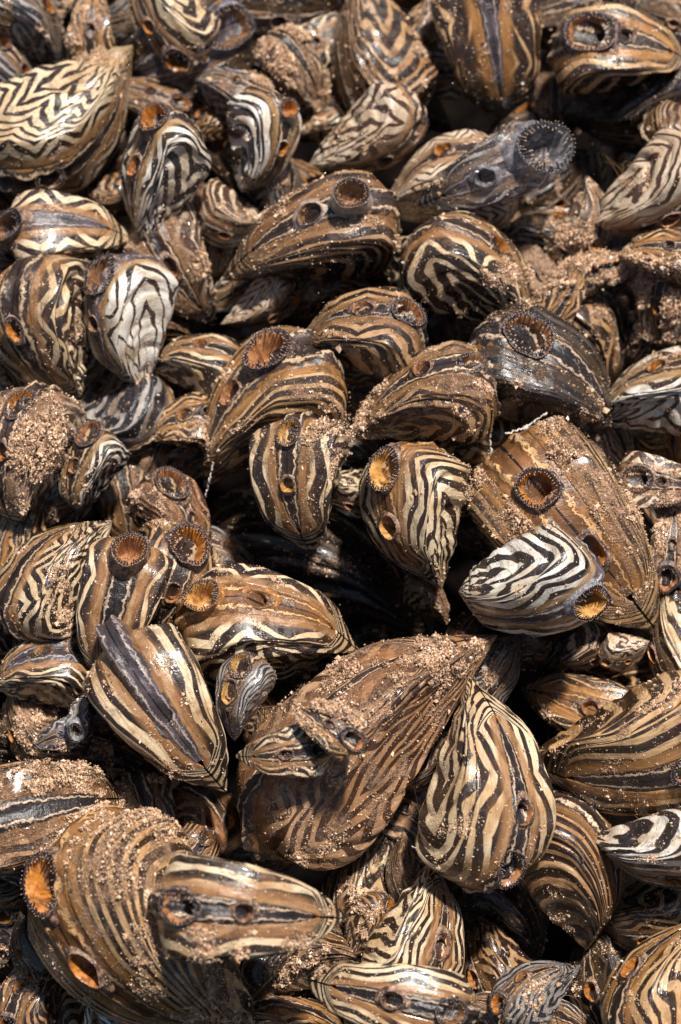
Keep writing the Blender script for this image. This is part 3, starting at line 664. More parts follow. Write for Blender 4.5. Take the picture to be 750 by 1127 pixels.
M(510,1145,97,137,40,'deep-set golden mussel right of the slim two siphon mussel, below the grey bottom edge mussel',d=-34,pal='gold',f=7,silt=0.3,W=.27,inh=(.12,.04))
M(765,1145,118,-80,40,'deep-set striped mussel below the golden corner mussel, below the barred lower right mussel',d=-33,pal='cream',f=4,silt=0.5,W=.27,inh=(.12,.04))
M(675,175,105,-97,10,'deep-set tan mussel below the smooth dark right mussel, above the white barred mussel',d=-29,pal='tan',f=6,silt=0.7,W=.27,inh=(.12,.04))
M(475,75,113,-178,10,'deep-set tan mussel left of the black orange-lined mussel, below the broad brown banded mussel',d=-53,pal='tan',f=8,silt=0.3,W=.27,inh=None)
M(-20,965,109,127,65,'deep-set brown mussel left of the silt dusted lower left mussel, above the biggest mussel',d=-45,pal='brown',f=7,silt=0.7,W=.27,inh=(.12,.04))
M(310,760,103,-88,65,'deep-set dark mussel below the orange tube mussel, above the longest mussel',d=-40,pal='dark',f=8,silt=0.9,W=.27,inh=(.12,.04))
M(35,790,120,110,65,'deep-set striped mussel left of the tiny fringed siphon mussel',d=-32,pal='cream',f=8,silt=0.9,W=.27,inh=(.12,.04))
M(195,110,103,-52,10,'deep-set golden mussel below the purple black mussel, below the small grey streaked mussel',d=-52,pal='gold',f=7,silt=0.3,W=.27,inh=(.12,.04))
M(400,300,111,165,10,'deep-set tan mussel left of the broad barred cream mussel, below the tall pale tube mussel',d=-48,pal='tan',f=8,silt=0.7,W=.27,inh=None)
M(350,320,114,-133,-35,'deep-set brown mussel below the tall pale tube mussel, above the central two siphon mussel',d=-39,pal='brown',f=6,silt=0.7,W=.27,inh=None)
M(280,65,92,-169,-60,'deep-set dark mussel above the small grey streaked mussel, below the dark level top mussel',d=-38,pal='dark',f=4,silt=0.5,W=.27,inh=(.12,.04))
M(465,35,91,73,-60,'deep-set brown mussel right of the broad brown banded mussel, above the black orange-lined mussel',d=-49,pal='brown',f=7,silt=0.5,W=.27,inh=(.12,.04))
M(720,490,109,158,40,'deep-set striped mussel below the slim chevron right mussel, above the small round siphon right mussel',d=-45,pal='cream',f=7,silt=0.5,W=.27,inh=(.12,.04))
M(-20,570,95,-63,65,'deep-set golden mussel below the silt covered left mussel, above the cream streaked black mussel',d=-32,pal='gold',f=7,silt=0.9,W=.27,inh=(.12,.04))
M(-15,1095,122,-20,65,'deep-set striped mussel left of the biggest mussel, below the silt dusted lower left mussel',d=-60,pal='cream',f=6,silt=0.5,W=.27,inh=None)
M(115,420,119,54,10,'deep-set pale striped mussel above the soft grey and black mussel',d=-35,pal='bw',f=7,silt=0.3,W=.27,inh=(.12,.04))
M(200,510,87,-146,10,'deep-set brown mussel below the small ridged mussel, below the blue rimmed siphon mussel',d=-41,pal='brown',f=4,silt=0.7,W=.27,inh=(.12,.04))
M(325,200,100,147,-60,'deep-set brown mussel above the tall pale tube mussel, below the brown-rimmed striped mussel',d=-51,pal='brown',f=5,silt=0.3,W=.27,inh=(.12,.04))
M(465,850,91,-156,65,'deep-set tan mussel right of the longest mussel, above the tall chevron mussel',d=-25,pal='tan',f=8,silt=0.7,W=.27,inh=None)
M(695,320,79,-55,-35,'deep-set small tan mussel below the upper right orange mussel, below the white barred mussel',d=-58,pal='tan',f=6,silt=0.3,W=.27,inh=(.12,.04))
M(345,135,83,-149,-35,'deep-set small striped mussel left of the white blotched mussel, above the brown-rimmed striped mussel',d=-51,pal='cream',f=7,silt=0.5,W=.27,inh=(.12,.04))
M(145,1145,114,-139,-60,'deep-set pale striped mussel below the biggest mussel, below the almond shaped mussel',d=-25,pal='bw',f=5,silt=0.9,W=.27,inh=None)
M(185,355,83,-28,40,'deep-set small brown mussel right of the bright white hooked mussel, below the ragged mantle mussel',d=-50,pal='brown',f=5,silt=0.7,W=.27,inh=(.12,.04))
M(-20,450,98,95,10,'deep-set striped mussel above the silt covered left mussel, below the tall brown zigzag mussel',d=-50,pal='cream',f=7,silt=0.3,W=.27,inh=(.12,.04))
M(235,725,93,-166,-60,'wedged striped mussel left of the orange tube mussel, above the violet lobed mussel',d=-16,pal='cream',f=5,silt=0.3,W=.27,inh=(.12,.04))
M(70,690,82,131,65,'wedged small dark mussel left of the trumpet siphon mussel',d=-35,pal='dark',f=7,silt=0.5,W=.27,inh=None)
M(540,740,112,51,-35,'wedged grey mussel below the side-lying black and white mussel, above the tall chevron mussel',d=-2,pal='grey',f=8,silt=0.5,W=.27,inh=None)
M(405,1145,77,137,40,'wedged small golden mussel below the slim two siphon mussel, below the plump fine-lined mussel',d=3,pal='gold',f=4,silt=0.5,W=.27,inh=None)
M(385,540,83,158,40,'wedged small striped mussel right of the upright black and tan mussel',d=5,pal='cream',f=6,silt=0.3,W=.27,inh=(.12,.04))
M(540,240,109,-19,-60,'wedged brown mussel below the big grey siphon mussel, below the tan chevron mussel',d=3,pal='brown',f=6,silt=0.9,W=.27,inh=(.12,.04))
M(765,155,113,0,-60,'wedged brown mussel right of the smooth dark right mussel, above the white barred mussel',d=-4,pal='brown',f=8,silt=0.5,W=.27,inh=None)
M(120,215,73,166,65,'wedged small brown mussel left of the orange-topped zigzag mussel, above the tilted dark siphon mussel',d=-27,pal='brown',f=6,silt=0.3,W=.27,inh=None)
M(360,745,92,80,-35,'wedged dark mussel above the longest mussel, below the orange tube mussel',d=4,pal='dark',f=6,silt=0.3,W=.27,inh=None)
M(610,25,107,-163,-35,'wedged dark mussel right of the black orange-lined mussel',d=-22,pal='dark',f=6,silt=0.5,W=.27,inh=None)
M(765,635,107,-4,65,'wedged striped mussel below the orange brown right edge mussel, above the thick banded right mussel',d=-10,pal='cream',f=4,silt=0.5,W=.27,inh=(.12,.04))
M(255,320,87,-148,10,'wedged pale striped mussel left of the small thin chevron mussel, below the ragged mantle mussel',d=0,pal='bw',f=6,silt=0.5,W=.27,inh=(.12,.04))
M(590,300,99,43,-60,'wedged golden mussel below the bold black and white mussel, above the dark shiny chevron mussel',d=-5,pal='gold',f=7,silt=0.7,W=.27,inh=None)
M(175,430,83,28,65,'wedged small grey mussel left of the black cream-barred mussel, above the small ridged mussel',d=-22,pal='grey',f=6,silt=0.7,W=.27,inh=None)
M(135,20,90,-165,10,'wedged grey mussel right of the small golden upright mussel, below the top striped mussel',d=-27,pal='grey',f=8,silt=0.7,W=.27,inh=None)
M(240,280,72,-96,10,'wedged small brown mussel right of the ragged mantle mussel, below the small brown barred mussel',d=-22,pal='brown',f=7,silt=0.3,W=.27,inh=(.12,.04))
M(20,705,94,-176,-35,'wedged brown mussel above the round tan siphon left mussel, below the cream streaked black mussel',d=-25,pal='brown',f=4,silt=0.5,W=.27,inh=(.12,.04))
M(200,950,89,-132,10,'wedged brown mussel above the biggest mussel, above the almond shaped mussel',d=-17,pal='brown',f=8,silt=0.5,W=.27,inh=(.12,.04))
M(525,540,105,-142,-60,'wedged tan mussel right of the plump orange-rimmed mussel, above the huge golden mussel',d=-24,pal='tan',f=5,silt=0.7,W=.27,inh=(.12,.04))
M(250,135,68,-14,65,'wedged small golden mussel below the small grey streaked mussel, above the brown-rimmed striped mussel',d=-12,pal='gold',f=5,silt=0.5,W=.27,inh=(.12,.04))
M(280,930,98,-155,-60,'wedged dark mussel above the almond shaped mussel, below the longest mussel',d=-19,pal='dark',f=7,silt=0.3,W=.27,inh=(.12,.04))
M(300,225,101,-110,65,'wedged grey mussel above the tall pale tube mussel, above the small brown barred mussel',d=-4,pal='grey',f=8,silt=0.7,W=.27,inh=None)
M(635,490,81,27,-60,'wedged small dark mussel below the very dark brown mussel, above the huge golden mussel',d=-24,pal='dark',f=5,silt=0.7,W=.27,inh=(.12,.04))
M(70,305,74,-59,-35,'wedged small golden mussel below the tilted dark siphon mussel, above the tall brown zigzag mussel',d=4,pal='gold',f=6,silt=0.9,W=.27,inh=(.12,.04))
M(705,380,80,-123,10,'wedged small dark mussel above the slim chevron right mussel, above the very dark brown mussel',d=-24,pal='dark',f=8,silt=0.5,W=.27,inh=None)
M(275,375,66,-120,10,'wedged small dark mussel below the small thin chevron mussel, above the blue rimmed siphon mussel',d=-1,pal='dark',f=7,silt=0.3,W=.27,inh=None)
M(280,1145,104,21,40,'wedged tan mussel right of the biggest mussel, below the almond shaped mussel',d=4,pal='tan',f=7,silt=0.7,W=.27,inh=None)
M(385,910,79,48,40,'wedged small tan mussel below the longest mussel, above the almond shaped mussel',d=-22,pal='tan',f=4,silt=0.7,W=.27,inh=None)
M(30,1040,76,105,40,'wedged small dark mussel left of the biggest mussel, below the silt dusted lower left mussel',d=-25,pal='dark',f=8,silt=0.3,W=.27,inh=(.12,.04))
M(205,215,71,134,65,'wedged small dark mussel right of the orange-topped zigzag mussel, above the small brown barred mussel',d=-34,pal='dark',f=4,silt=0.9,W=.27,inh=(.12,.04))
M(125,925,81,119,-35,'wedged small tan mussel right of the silt dusted lower left mussel, above the biggest mussel',d=-24,pal='tan',f=8,silt=0.7,W=.27,inh=(.12,.04))
M(-20,855,72,-20,-35,'wedged small pale striped mussel left of the silt dusted lower left mussel',d=-13,pal='bw',f=8,silt=0.7,W=.27,inh=(.12,.04))
M(600,475,72,-9,-35,'wedged small pale striped mussel below the very dark brown mussel, above the huge golden mussel',d=-12,pal='bw',f=8,silt=0.5,W=.27,inh=None)
M(405,1025,81,-119,65,'wedged small brown mussel left of the plump fine-lined mussel, above the slim two siphon mussel',d=-23,pal='brown',f=5,silt=0.5,W=.27,inh=(.12,.04))
M(80,205,84,-109,10,'wedged small dark mussel above the tilted dark siphon mussel, below the large cream zigzag mussel',d=-30,pal='dark',f=4,silt=0.5,W=.27,inh=(.12,.04))
M(145,285,83,-46,10,'wedged small dark mussel left of the ragged mantle mussel, below the tilted dark siphon mussel',d=-22,pal='dark',f=7,silt=0.7,W=.27,inh=None)
M(60,565,83,-149,40,'wedged small tan mussel above the cream streaked black mussel',d=-33,pal='tan',f=4,silt=0.7,W=.27,inh=None)
M(765,310,83,4,-60,'wedged small brown mussel right of the upper right orange mussel, below the white barred mussel',d=-8,pal='brown',f=4,silt=0.7,W=.27,inh=None)
M(765,250,69,166,-35,'wedged small dark mussel right of the upper right orange mussel, below the white barred mussel',d=-30,pal='dark',f=4,silt=0.3,W=.27,inh=(.12,.04))
M(-20,175,98,-31,40,'wedged pale striped mussel left of the large cream zigzag mussel',d=-31,pal='bw',f=4,silt=0.7,W=.27,inh=(.12,.04))
M(765,370,88,142,65,'wedged dark mussel above the slim chevron right mussel, below the upper right orange mussel',d=-32,pal='dark',f=4,silt=0.3,W=.27,inh=(.12,.04))
M(285,800,66,-111,65,'wedged small brown mussel left of the longest mussel, below the violet lobed mussel',d=-15,pal='brown',f=8,silt=0.7,W=.27,inh=(.12,.04))
M(-20,640,88,-112,65,'wedged brown mussel left of the cream streaked black mussel',d=-31,pal='brown',f=8,silt=0.3,W=.27,inh=(.12,.04))
M(20,960,66,-41,10,'wedged small pale striped mussel below the silt dusted lower left mussel, above the biggest mussel',d=2,pal='bw',f=6,silt=0.5,W=.27,inh=(.12,.04))
M(445,955,81,94,65,'wedged small brown mussel above the plump fine-lined mussel, below the longest mussel',d=-7,pal='brown',f=5,silt=0.9,W=.27,inh=None)
M(-20,-20,101,117,65,'wedged pale striped mussel left of the soft grey corner mussel',d=1,pal='bw',f=5,silt=0.7,W=.27,inh=None)
M(155,110,99,170,-35,'wedged brown mussel below the purple black mussel, above the large cream zigzag mussel',d=-16,pal='brown',f=5,silt=0.7,W=.27,inh=(.12,.04))
M(70,15,99,-19,65,'wedged dark mussel right of the soft grey corner mussel, above the small golden upright mussel',d=-17,pal='dark',f=6,silt=0.7,W=.27,inh=(.12,.04))
M(765,565,95,-96,-35,'wedged golden mussel above the orange brown right edge mussel',d=-14,pal='gold',f=5,silt=0.5,W=.27,inh=None)
M(675,270,77,-22,-60,'wedged small dark mussel below the white barred mussel, above the upper right orange mussel',d=-35,pal='dark',f=8,silt=0.5,W=.27,inh=(.12,.04))
M(475,660,68,-55,40,'wedged small golden mussel below the plump orange-rimmed mussel, below the side-lying black and white mussel',d=-11,pal='gold',f=5,silt=0.9,W=.27,inh=(.12,.04))
M(355,45,98,41,10,'wedged striped mussel left of the broad brown banded mussel, below the dark level top mussel',d=-33,pal='cream',f=4,silt=0.5,W=.27,inh=(.12,.04))
M(110,790,60,-178,40,'wedged small grey mussel left of the violet lobed mussel, above the tiny fringed siphon mussel',d=-33,pal='grey',f=8,silt=0.5,W=.27,inh=(.12,.04))
M(135,-20,99,-5,-35,'wedged pale striped mussel left of the top striped mussel, above the small golden upright mussel',d=-35,pal='bw',f=6,silt=0.7,W=.27,inh=None)
M(295,1055,62,13,65,'wedged small dark mussel below the almond shaped mussel, below the biggest mussel',d=-8,pal='dark',f=8,silt=0.3,W=.27,inh=None)
M(70,775,74,-136,-35,'wedged small brown mussel below the round tan siphon left mussel',d=-34,pal='brown',f=4,silt=0.7,W=.27,inh=None)
M(165,510,61,-115,10,'wedged small brown mussel below the soft grey and black mussel, below the small ridged mussel',d=-9,pal='brown',f=6,silt=0.9,W=.27,inh=None)


# depth order: keep every mussel on its own sight line, slide it nearer or farther until bodies stop sharing space
def axes(m):
    a0 = rgt * math.cos(R(m['ang'])) + upv * math.sin(R(m['ang']))
    ray = ray_at(m['x'], m['y']).normalized()
    c = -ray
    a0 = (a0 - c * a0.dot(c)).normalized()
    T = R(m['tilt']); a = a0 * math.cos(T) - c * math.sin(T); c2 = c * math.cos(T) + a0 * math.sin(T)
    b = c.cross(a0)
    r = R(m['roll'])
    N = c2 * math.cos(r) + b * math.sin(r)
    return a, N.cross(a), N

for m in MUS:
    m['A'] = axes(m)
    r = ray_at(m['x'], m['y'])
    dep = depth_on_bed(m['x'], m['y'])
    m['base'] = campos + r * dep
    m['ray'] = -r.normalized()
    m['Lw'] = m['L'] * PX * dep / DIST * r.length * .99
    m['off'] = m['d'] * PX * 1.25
    # body as spheres: (local x, local z, radius)
    W = m['W'] + m['G'] * .6
    pz = m['post']
    m['sph'] = [(Vector((x, 0, z * pz)), rr) for x, z, rr in ((-.27, -.12, W * .92), (-.08, -.10, W * 1.0), (.12, -.02, W * .8), (.30, .02, W * .5), (-.33, -.02, W * .6), (-.12, -.26, W * .5), (-.05, .08, W * .5))]
prior = [m['off'] for m in MUS]
nM = len(MUS)
for it in range(220):
    acc = [0.0] * nM
    cen = []
    for m in MUS:
        X, Y, Z = m['A']; base = m['base'] + m['ray'] * m['off']
        cen.append([(base + (X * p.x + Z * p.z) * m['Lw'], rr * m['Lw']) for p, rr in m['sph']])
    for i in range(nM):
        for j in range(i + 1, nM):
            mi, mj = MUS[i], MUS[j]
            if (Vector((mi['x'] - mj['x'], mi['y'] - mj['y']))).length > .55 * (mi['L'] + mj['L']): continue
            best = 0
            for pa, ra in cen[i]:
                for pb, rb in cen[j]:
                    pen = (ra + rb) * .86 - (pa - pb).length
                    if pen > best: best = pen
            if best > 0:
                s = 1 if prior[i] >= prior[j] else -1
                acc[i] += s * best * .22; acc[j] -= s * best * .22
    for i, m in enumerate(MUS):
        m['off'] += max(-.0006, min(.0006, acc[i])) + (prior[i] - m['off']) * .02
for i, m in enumerate(MUS):
    m['off'] = max(prior[i] - .010, min(prior[i] + .007, m['off']))

by = NT('byssus'); by.put((.16, .09, .04), by.p.inputs['Base Color']); by.p.inputs['Roughness'].default_value = .4; BYS = by.m
VALVES = []
for i, m in enumerate(MUS):
    X, Y, Z = m['A']
    e = bpy.data.objects.new('zebra_mussel', None); COL.objects.link(e)
    e.empty_display_size = .003
    P = m['base'] + m['ray'] * m['off']
    sc = (P - campos).length / (m['base'] - campos).length
    L = m['Lw'] * sc
    mw = Matrix(((X.x, Y.x, Z.x, P.x), (X.y, Y.y, Z.y, P.y), (X.z, Y.z, Z.z, P.z), (0, 0, 0, 1)))
    e.matrix_world = mw
    e['label'] = m['label']; e['category'] = 'mussel'; e['group'] = 'zebra mussels crowded on the lake bed'
    mat = shell_mat(m['seed'], m['pal'], m['f'], m['nf'], m['amp'], m['bias'], m['silt'], m['horn'], L)
    vary_outline(m['seed'])
    if m.get('plain'): CUR[0] = OUT
    for sg in (-1, 1):
        V, F, UV = valve(sg, m['W'], m['G'], m['post'], m['seed'], L, m.get('rough', 1.0), m.get('tipk', max(.5, min(1, random.Random(m['seed'] + 900).uniform(.55, 1.5)))), m.get('kk'))
        o = make_mesh('valve', V, F, mat, e, UV)
        VALVES.append((o, mw, m, V, F))
    if m['G'] > 0:
        V, F, UV = mantle_mesh(m['G'], m['post'], m['seed'], L, m['rise'], ([(m['ti'], m['inh'][0] * .74)] if m['inh'] else []) + ([(m['te'], m['exh'][0] * .76)] if m['exh'] and (m['inh'] or m['silt'] < .35) else []))
        make_mesh('mantle', V, F, mantle_for(m['tone'], L, m['seed']), e, UV)
    if i < 112:
        rb = random.Random(m['seed'] * 7); BV = []; BF = []; Xs, Ys, Zs = m['A']
        down = Vector((0, 0, -1)); loc = lambda w: Vector((w.dot(Xs), w.dot(Ys), w.dot(Zs)))
        dn = loc(down); root = Vector((.12, 0, -.16 * m['post'])) * L
        for q in range(9):
            d0 = (Vector((rb.uniform(-.6, .5), rb.uniform(-.7, .7), -1)) + dn * .8).normalized()
            ln = rb.uniform(.35, .75) * L; k0 = len(BV); side = Vector((rb.gauss(0, 1), rb.gauss(0, 1), rb.gauss(0, 1))) * .12
            for a_ in range(9):
                f = a_ / 8; pnt = root + d0 * (ln * f) + (dn * .35 * f * f + side * math.sin(f * 3.1)) * ln
                for c3 in range(3):
                    an = c3 * 2.094; BV.append(tuple(pnt + Vector((math.cos(an), math.sin(an), .3 * math.sin(an))) * .00006))
            for a_ in range(8):
                for c3 in range(3):
                    BF.append((k0 + a_ * 3 + c3, k0 + a_ * 3 + (c3 + 1) % 3, k0 + a_ * 3 + 3 + (c3 + 1) % 3, k0 + a_ * 3 + 3 + c3))
        make_mesh('byssus', BV, np.array(BF), BYS, e)
    if m['inh']:
        p, t, n = frame_at(m['ti'], m['post'])
        cl_ = Vector((m['ray'].dot(X), m['ray'].dot(Y), m['ray'].dot(Z)))
        n = (n + cl_ * .55 + Vector((0, m['lean'], 0))).normalized()
        t = (t - n * t.dot(n)).normalized()
        siphon(e, SIPH[m['sk']], LIN[m['lin']], p, t, n, m['inh'][0], m['inh'][1], m['asp'], L, m['seed'], True)
    if m['exh'] and m['inh'] or m['exh'] and m['silt'] < .35:
        p, t, n = frame_at(m['te'], m['post'])
        n = (n + Vector((m['ray'].dot(X), m['ray'].dot(Y), m['ray'].dot(Z))) * .3).normalized(); t = (t - n * t.dot(n)).normalized()
        siphon(e, SIPH['brown' if m['sk'] == 'dark' else m['sk']], LIN[m['lin']], p, t, n, m['exh'][0] * .9, m['exh'][1], 1.2, L, m['seed'] + 50, False, flare=.98, base=1.5)

# ------------------------------------------------------------------ lake bed under the colony
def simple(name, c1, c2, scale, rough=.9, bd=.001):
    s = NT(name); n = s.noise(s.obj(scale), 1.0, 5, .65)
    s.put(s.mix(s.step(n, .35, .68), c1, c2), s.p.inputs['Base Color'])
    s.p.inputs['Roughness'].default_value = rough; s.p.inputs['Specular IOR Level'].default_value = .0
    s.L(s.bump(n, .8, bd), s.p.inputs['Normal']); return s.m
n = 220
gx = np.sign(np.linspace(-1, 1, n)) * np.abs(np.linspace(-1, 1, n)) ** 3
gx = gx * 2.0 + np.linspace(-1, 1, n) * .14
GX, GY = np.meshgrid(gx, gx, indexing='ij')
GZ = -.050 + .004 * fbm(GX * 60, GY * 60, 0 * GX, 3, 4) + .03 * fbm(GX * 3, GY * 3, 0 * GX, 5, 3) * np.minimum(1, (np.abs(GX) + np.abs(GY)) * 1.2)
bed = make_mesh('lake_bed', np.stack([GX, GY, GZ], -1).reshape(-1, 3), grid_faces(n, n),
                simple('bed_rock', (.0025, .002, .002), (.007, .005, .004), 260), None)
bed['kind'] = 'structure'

# ------------------------------------------------------------------ silt: crumbs settled on the shells
rs = np.random.RandomState(7)
HEAP = [(325, 85, 50, 2.0), (600, 300, 60, 1.6), (30, 480, 55, 2.2), (385, 775, 42, 1.1), (490, 725, 42, 1.05), (435, 748, 40, 1.1), (330, 770, 30, .8), (100, 60, 40, .8), (225, 300, 30, .9), (170, 585, 35, .8), (15, 700, 30, .7), (690, 300, 45, 1.1), (600, 520, 40, .8), (735, 340, 50, 2.), (385, 460, 45, 1.8),
        (130, 930, 80, 1.2), (530, 295, 40, 1), (330, 250, 60, .8), (60, 840, 60, .9), (560, 540, 50, 1.2), (640, 480, 60, .9), (710, 560, 60, .6), (560, 170, 40, 1), (350, 1050, 50, 1), (240, 1090, 60, 1)]
pts = []; nrm = []; siz = []
zc = np.array(fwd); xc = np.array(rgt); yc = np.array(upv); cp = np.array(campos)
for o, mw, m, V, F in VALVES:
    A = np.array(mw)[:3, :3]; t0 = np.array(mw)[:3, 3]
    W = V @ A.T + t0
    q = F[:-0 or None]
    fn = np.cross(W[q[:, 2]] - W[q[:, 0]], W[q[:, 3]] - W[q[:, 1]])
    ar = np.linalg.norm(fn, axis=1); nn = fn / np.maximum(ar, 1e-12)[:, None]
    cen = W[q].mean(1)
    # image position, for the heaps seen in the photo
    d = cen - cp; dz = d @ zc
    px = PXW / 2 + (d @ xc) / dz * DIST / PX; py = PXH / 2 - (d @ yc) / dz * DIST / PX
    facing = -(nn @ zc)
    cl = fbm(cen[:, 0] * 260, cen[:, 1] * 260, cen[:, 2] * 260, 21, 3)
    cl2 = fbm(cen[:, 0] * 900, cen[:, 1] * 900, cen[:, 2] * 900, 31, 2)
    hp = np.zeros(len(px))
    for hx, hy, hr, hs in HEAP: hp += hs * np.exp(-((px - hx) ** 2 + (py - hy) ** 2) / hr ** 2)
    lvl = m['silt'] * .9 + hp * .8
    thr = .84 - .55 * m['silt'] - .42 * hp
    dens = np.clip((cl * 1.7 + cl2 * .9 - thr) * 1.8, 0, 1.6) * np.clip(nn[:, 2] + .05, 0, 1) * (facing > 0) * (.15 + lvl * .6)
    dens += .006 * (facing > 0) * np.clip(nn[:, 2] + .3, 0, 1)
    want = dens * ar * 1.8e8 + (lvl > .2) * (facing > 0) * np.clip(nn[:, 2] + .4, 0, 1) * np.clip(cl + .15, 0, 1) * lvl * ar * .6e7
    k = rs.poisson(np.clip(want, 0, 30))
    idx = np.repeat(np.arange(len(k)), k)
    if len(idx) == 0: continue
    u = rs.rand(len(idx), 1); v = rs.rand(len(idx), 1)
    a, b, c, e_ = (W[q[idx, j]] for j in range(4))
    p = (a * (1 - u) + b * u) * (1 - v) + (e_ * (1 - u) + c * u) * v
    s = np.exp(rs.normal(0, .62, len(idx))) * .000034 * (1 + .5 * np.clip(dens[idx], 0, 1.5))
    s = np.minimum(s, .00032)
    lift = np.abs(rs.normal(0, 1, len(idx))) * .00022 * np.clip(dens[idx], 0, 1.5) + hp[idx] * rs.rand(len(idx)) * .0005
    pts.append(p + nn[idx] * (s * .35 + lift)[:, None]); nrm.append(nn[idx]); siz.append(s)
p = np.concatenate(pts); s = np.concatenate(siz)
# keep what can be seen from about the photograph's viewpoint: near the frame and not buried under shells
def img(q):
    d = q - cp; dz = d @ zc
    return PXW / 2 + (d @ xc) / dz * DIST / PX, PXH / 2 - (d @ yc) / dz * DIST / PX, dz
zb = np.full((150, 110), 9.0)
for o, mw, m, V, F in VALVES:
    A = np.array(mw)[:3, :3]; W = V @ A.T + np.array(mw)[:3, 3]
    x, y, z = img(W); i = np.clip((y / 9 + 10).astype(int), 0, 149); j = np.clip((x / 9 + 10).astype(int), 0, 109)
    np.minimum.at(zb, (i, j), z)
x, y, z = img(p)
i = np.clip((y / 9 + 10).astype(int), 0, 149); j = np.clip((x / 9 + 10).astype(int), 0, 109)
NRAW = len(p)
ok = (z < zb[i, j] + .0028) & (x > -70) & (x < 820) & (y > -70) & (y < 1200)
p = p[ok]; s = s[ok]; NVIS = len(p)
if len(p) > 700000:
    sel = rs.permutation(len(p))[:700000]; p = p[sel]; s = s[sel]
OCT = np.array([(1, 0, 0), (-1, 0, 0), (0, 1, 0), (0, -1, 0), (0, 0, 1), (0, 0, -1)], float)
OF = np.array([(0, 2, 4), (2, 1, 4), (1, 3, 4), (3, 0, 4), (2, 0, 5), (1, 2, 5), (3, 1, 5), (0, 3, 5)])
def crumbs(name, p, s, mat, stretch=.45):
    N = len(p)
    V = OCT[None] * (1 + rs.uniform(-stretch, stretch, (N, 6, 3)))
    V = V + rs.uniform(-.35, .35, (N, 6, 3))
    V = V * np.exp(rs.normal(0, .3, (N, 1, 3)))
    V = V * s[:, None, None] + p[:, None]
    F = OF[None] + (np.arange(N) * 6)[:, None, None]
    rnd = np.repeat(rs.rand(N, 2), 6, axis=0)
    o = make_mesh(name, V.reshape(-1, 3), F.reshape(-1, 3), mat, None, rnd, smooth=False)
    o['kind'] = 'stuff'; return o
sm = NT('silt'); uv, u, v = sm.uv()
cc = sm.mix(u, (.36, .205, .115), (.78, .53, .34))
cc = sm.mix(sm.step(v, .93, .95), cc, (.78, .66, .55))
cc = sm.mix(sm.step(v, .08, .06), cc, (.09, .05, .03))
sm.put(cc, sm.p.inputs['Base Color']); sm.p.inputs['Roughness'].default_value = .8
so_ = crumbs('silt', p, s, sm.m)
so_['label'] = 'tan crumbly silt settled over the shells'; so_['category'] = 'silt'

# loose heaps of silt lodged between the shells
hm = NT('silt_heap'); hn = hm.noise(hm.obj(1000), 3.0, 5, .75)
hm.put(hm.mix(hm.step(hn, .34, .68), (.22, .12, .07), (.72, .47, .31)), hm.p.inputs['Base Color']); hm.p.inputs['Roughness'].default_value = .9
hm.L(hm.bump(hn, 1.0, .0008), hm.p.inputs['Normal'])
for hx, hy, hr, hs in HEAP:
    if hs < 1.15 or (300 < hx < 500 and hy > 700): continue
    a = np.linspace(0, math.pi, 70)[:, None]; b = np.linspace(0, 2 * math.pi, 120, endpoint=False)[None, :]
    x = np.sin(a) * np.cos(b); y = np.sin(a) * np.sin(b); z = np.cos(a) + 0 * b
    rr = hr * PX * .62 * (1 + .55 * fbm(x * 2 + hx, y * 2, z * 2, 41, 3) + .12 * fbm(x * 14 + hx, y * 14, z * 14, 43, 3))
    c = campos + ray_at(hx, hy) * (depth_on_bed(hx, hy) + .0035)
    o = make_mesh('silt_heap', np.stack([x * rr, y * rr, z * rr * .7], -1).reshape(-1, 3), grid_faces(70, 120, wrap=True), hm.m)
    o.location = c; o['kind'] = 'stuff'; o['label'] = 'crumbly tan silt lodged between the shells'; o['category'] = 'silt'

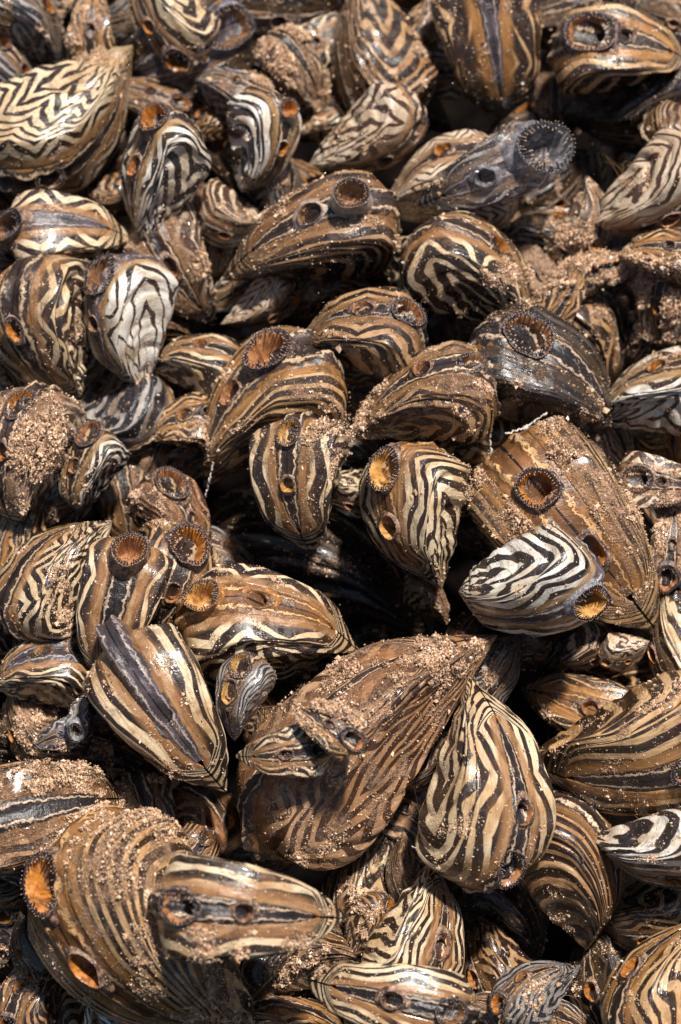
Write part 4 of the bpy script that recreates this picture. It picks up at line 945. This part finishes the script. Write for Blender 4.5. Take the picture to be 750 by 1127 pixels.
# ------------------------------------------------------------------ specks drifting in the water
NP_ = 260
pp = np.array([campos + ray_at(rs.uniform(0, 750), rs.uniform(0, 1127)) * (DIST + rs.uniform(-.012, .03)) for _ in range(NP_)])
pm = NT('drifting_speck'); pm.put((.75, .70, .64), pm.p.inputs['Base Color'])
po = crumbs('drifting_specks', pp, np.exp(rs.normal(0, .4, NP_)) * .00006, pm.m)
po['label'] = 'pale specks drifting in the dark water'; po['category'] = 'particles'

# ------------------------------------------------------------------ slime threads
def at(px, py, h):
    return campos + ray_at(px, py) * (depth_on_bed(px, py) - h)
tm = NT('slime'); tn = tm.noise(tm.obj(1000), 2.2, 3)
tm.put(tm.mix(tn, (.30, .26, .22), (.62, .55, .48)), tm.p.inputs['Base Color']); tm.p.inputs['Roughness'].default_value = .35
def thread(name, pts, r, label, beads=3):
    P = [at(*p) for p in pts]; V = []; rd = random.Random(len(label)); k = 0; C = []
    for i in range(len(P) - 1):
        for q in range(14): 
            f = q / 14; C.append(P[i].lerp(P[i + 1], f) + Vector((rd.gauss(0, 1), rd.gauss(0, 1), rd.gauss(0, 1))) * .00010)
    n = len(C)
    for i in range(n):
        tg = (C[min(i + 1, n - 1)] - C[max(i - 1, 0)]).normalized(); e1 = tg.orthogonal().normalized(); e2 = tg.cross(e1)
        rr = r * (.6 + .7 * abs(math.sin(i * 1.7)) + (2.6 if i in (n // 2, n - 2) else 0) * rd.random())
        for q in range(6):
            a = q * math.pi / 3; V.append(tuple(C[i] - C[0] + (e1 * math.cos(a) + e2 * math.sin(a)) * rr))
    o = make_mesh(name, V, grid_faces(n, 6, wrap=True), tm.m); o.location = C[0]
    o['label'] = label; o['category'] = 'thread'; o['group'] = 'slime threads among the shells'
thread('slime_thread', [(236, 508, .006), (231, 528, .005), (226, 548, .003)], .00009, 'beaded pale slime thread hanging into the dark hollow left of centre')
thread('slime_thread', [(556, 478, .012), (580, 470, .012), (604, 452, .013)], .00013, 'pale slanting slime thread below the very dark brown mussel')
thread('slime_thread', [(538, 452, .010), (540, 480, .008), (541, 506, .006)], .00011, 'short upright slime thread under the very dark brown mussel')
thread('slime_thread', [(454, 932, .008), (474, 941, .008), (492, 950, .010)], .00008, 'thin whitish slime thread beside the foot of the tall chevron mussel')
thread('slime_thread', [(552, 1040, .004), (562, 1062, .003), (570, 1082, .003)], .00008, 'wispy slime thread in the dark gap at bottom right')
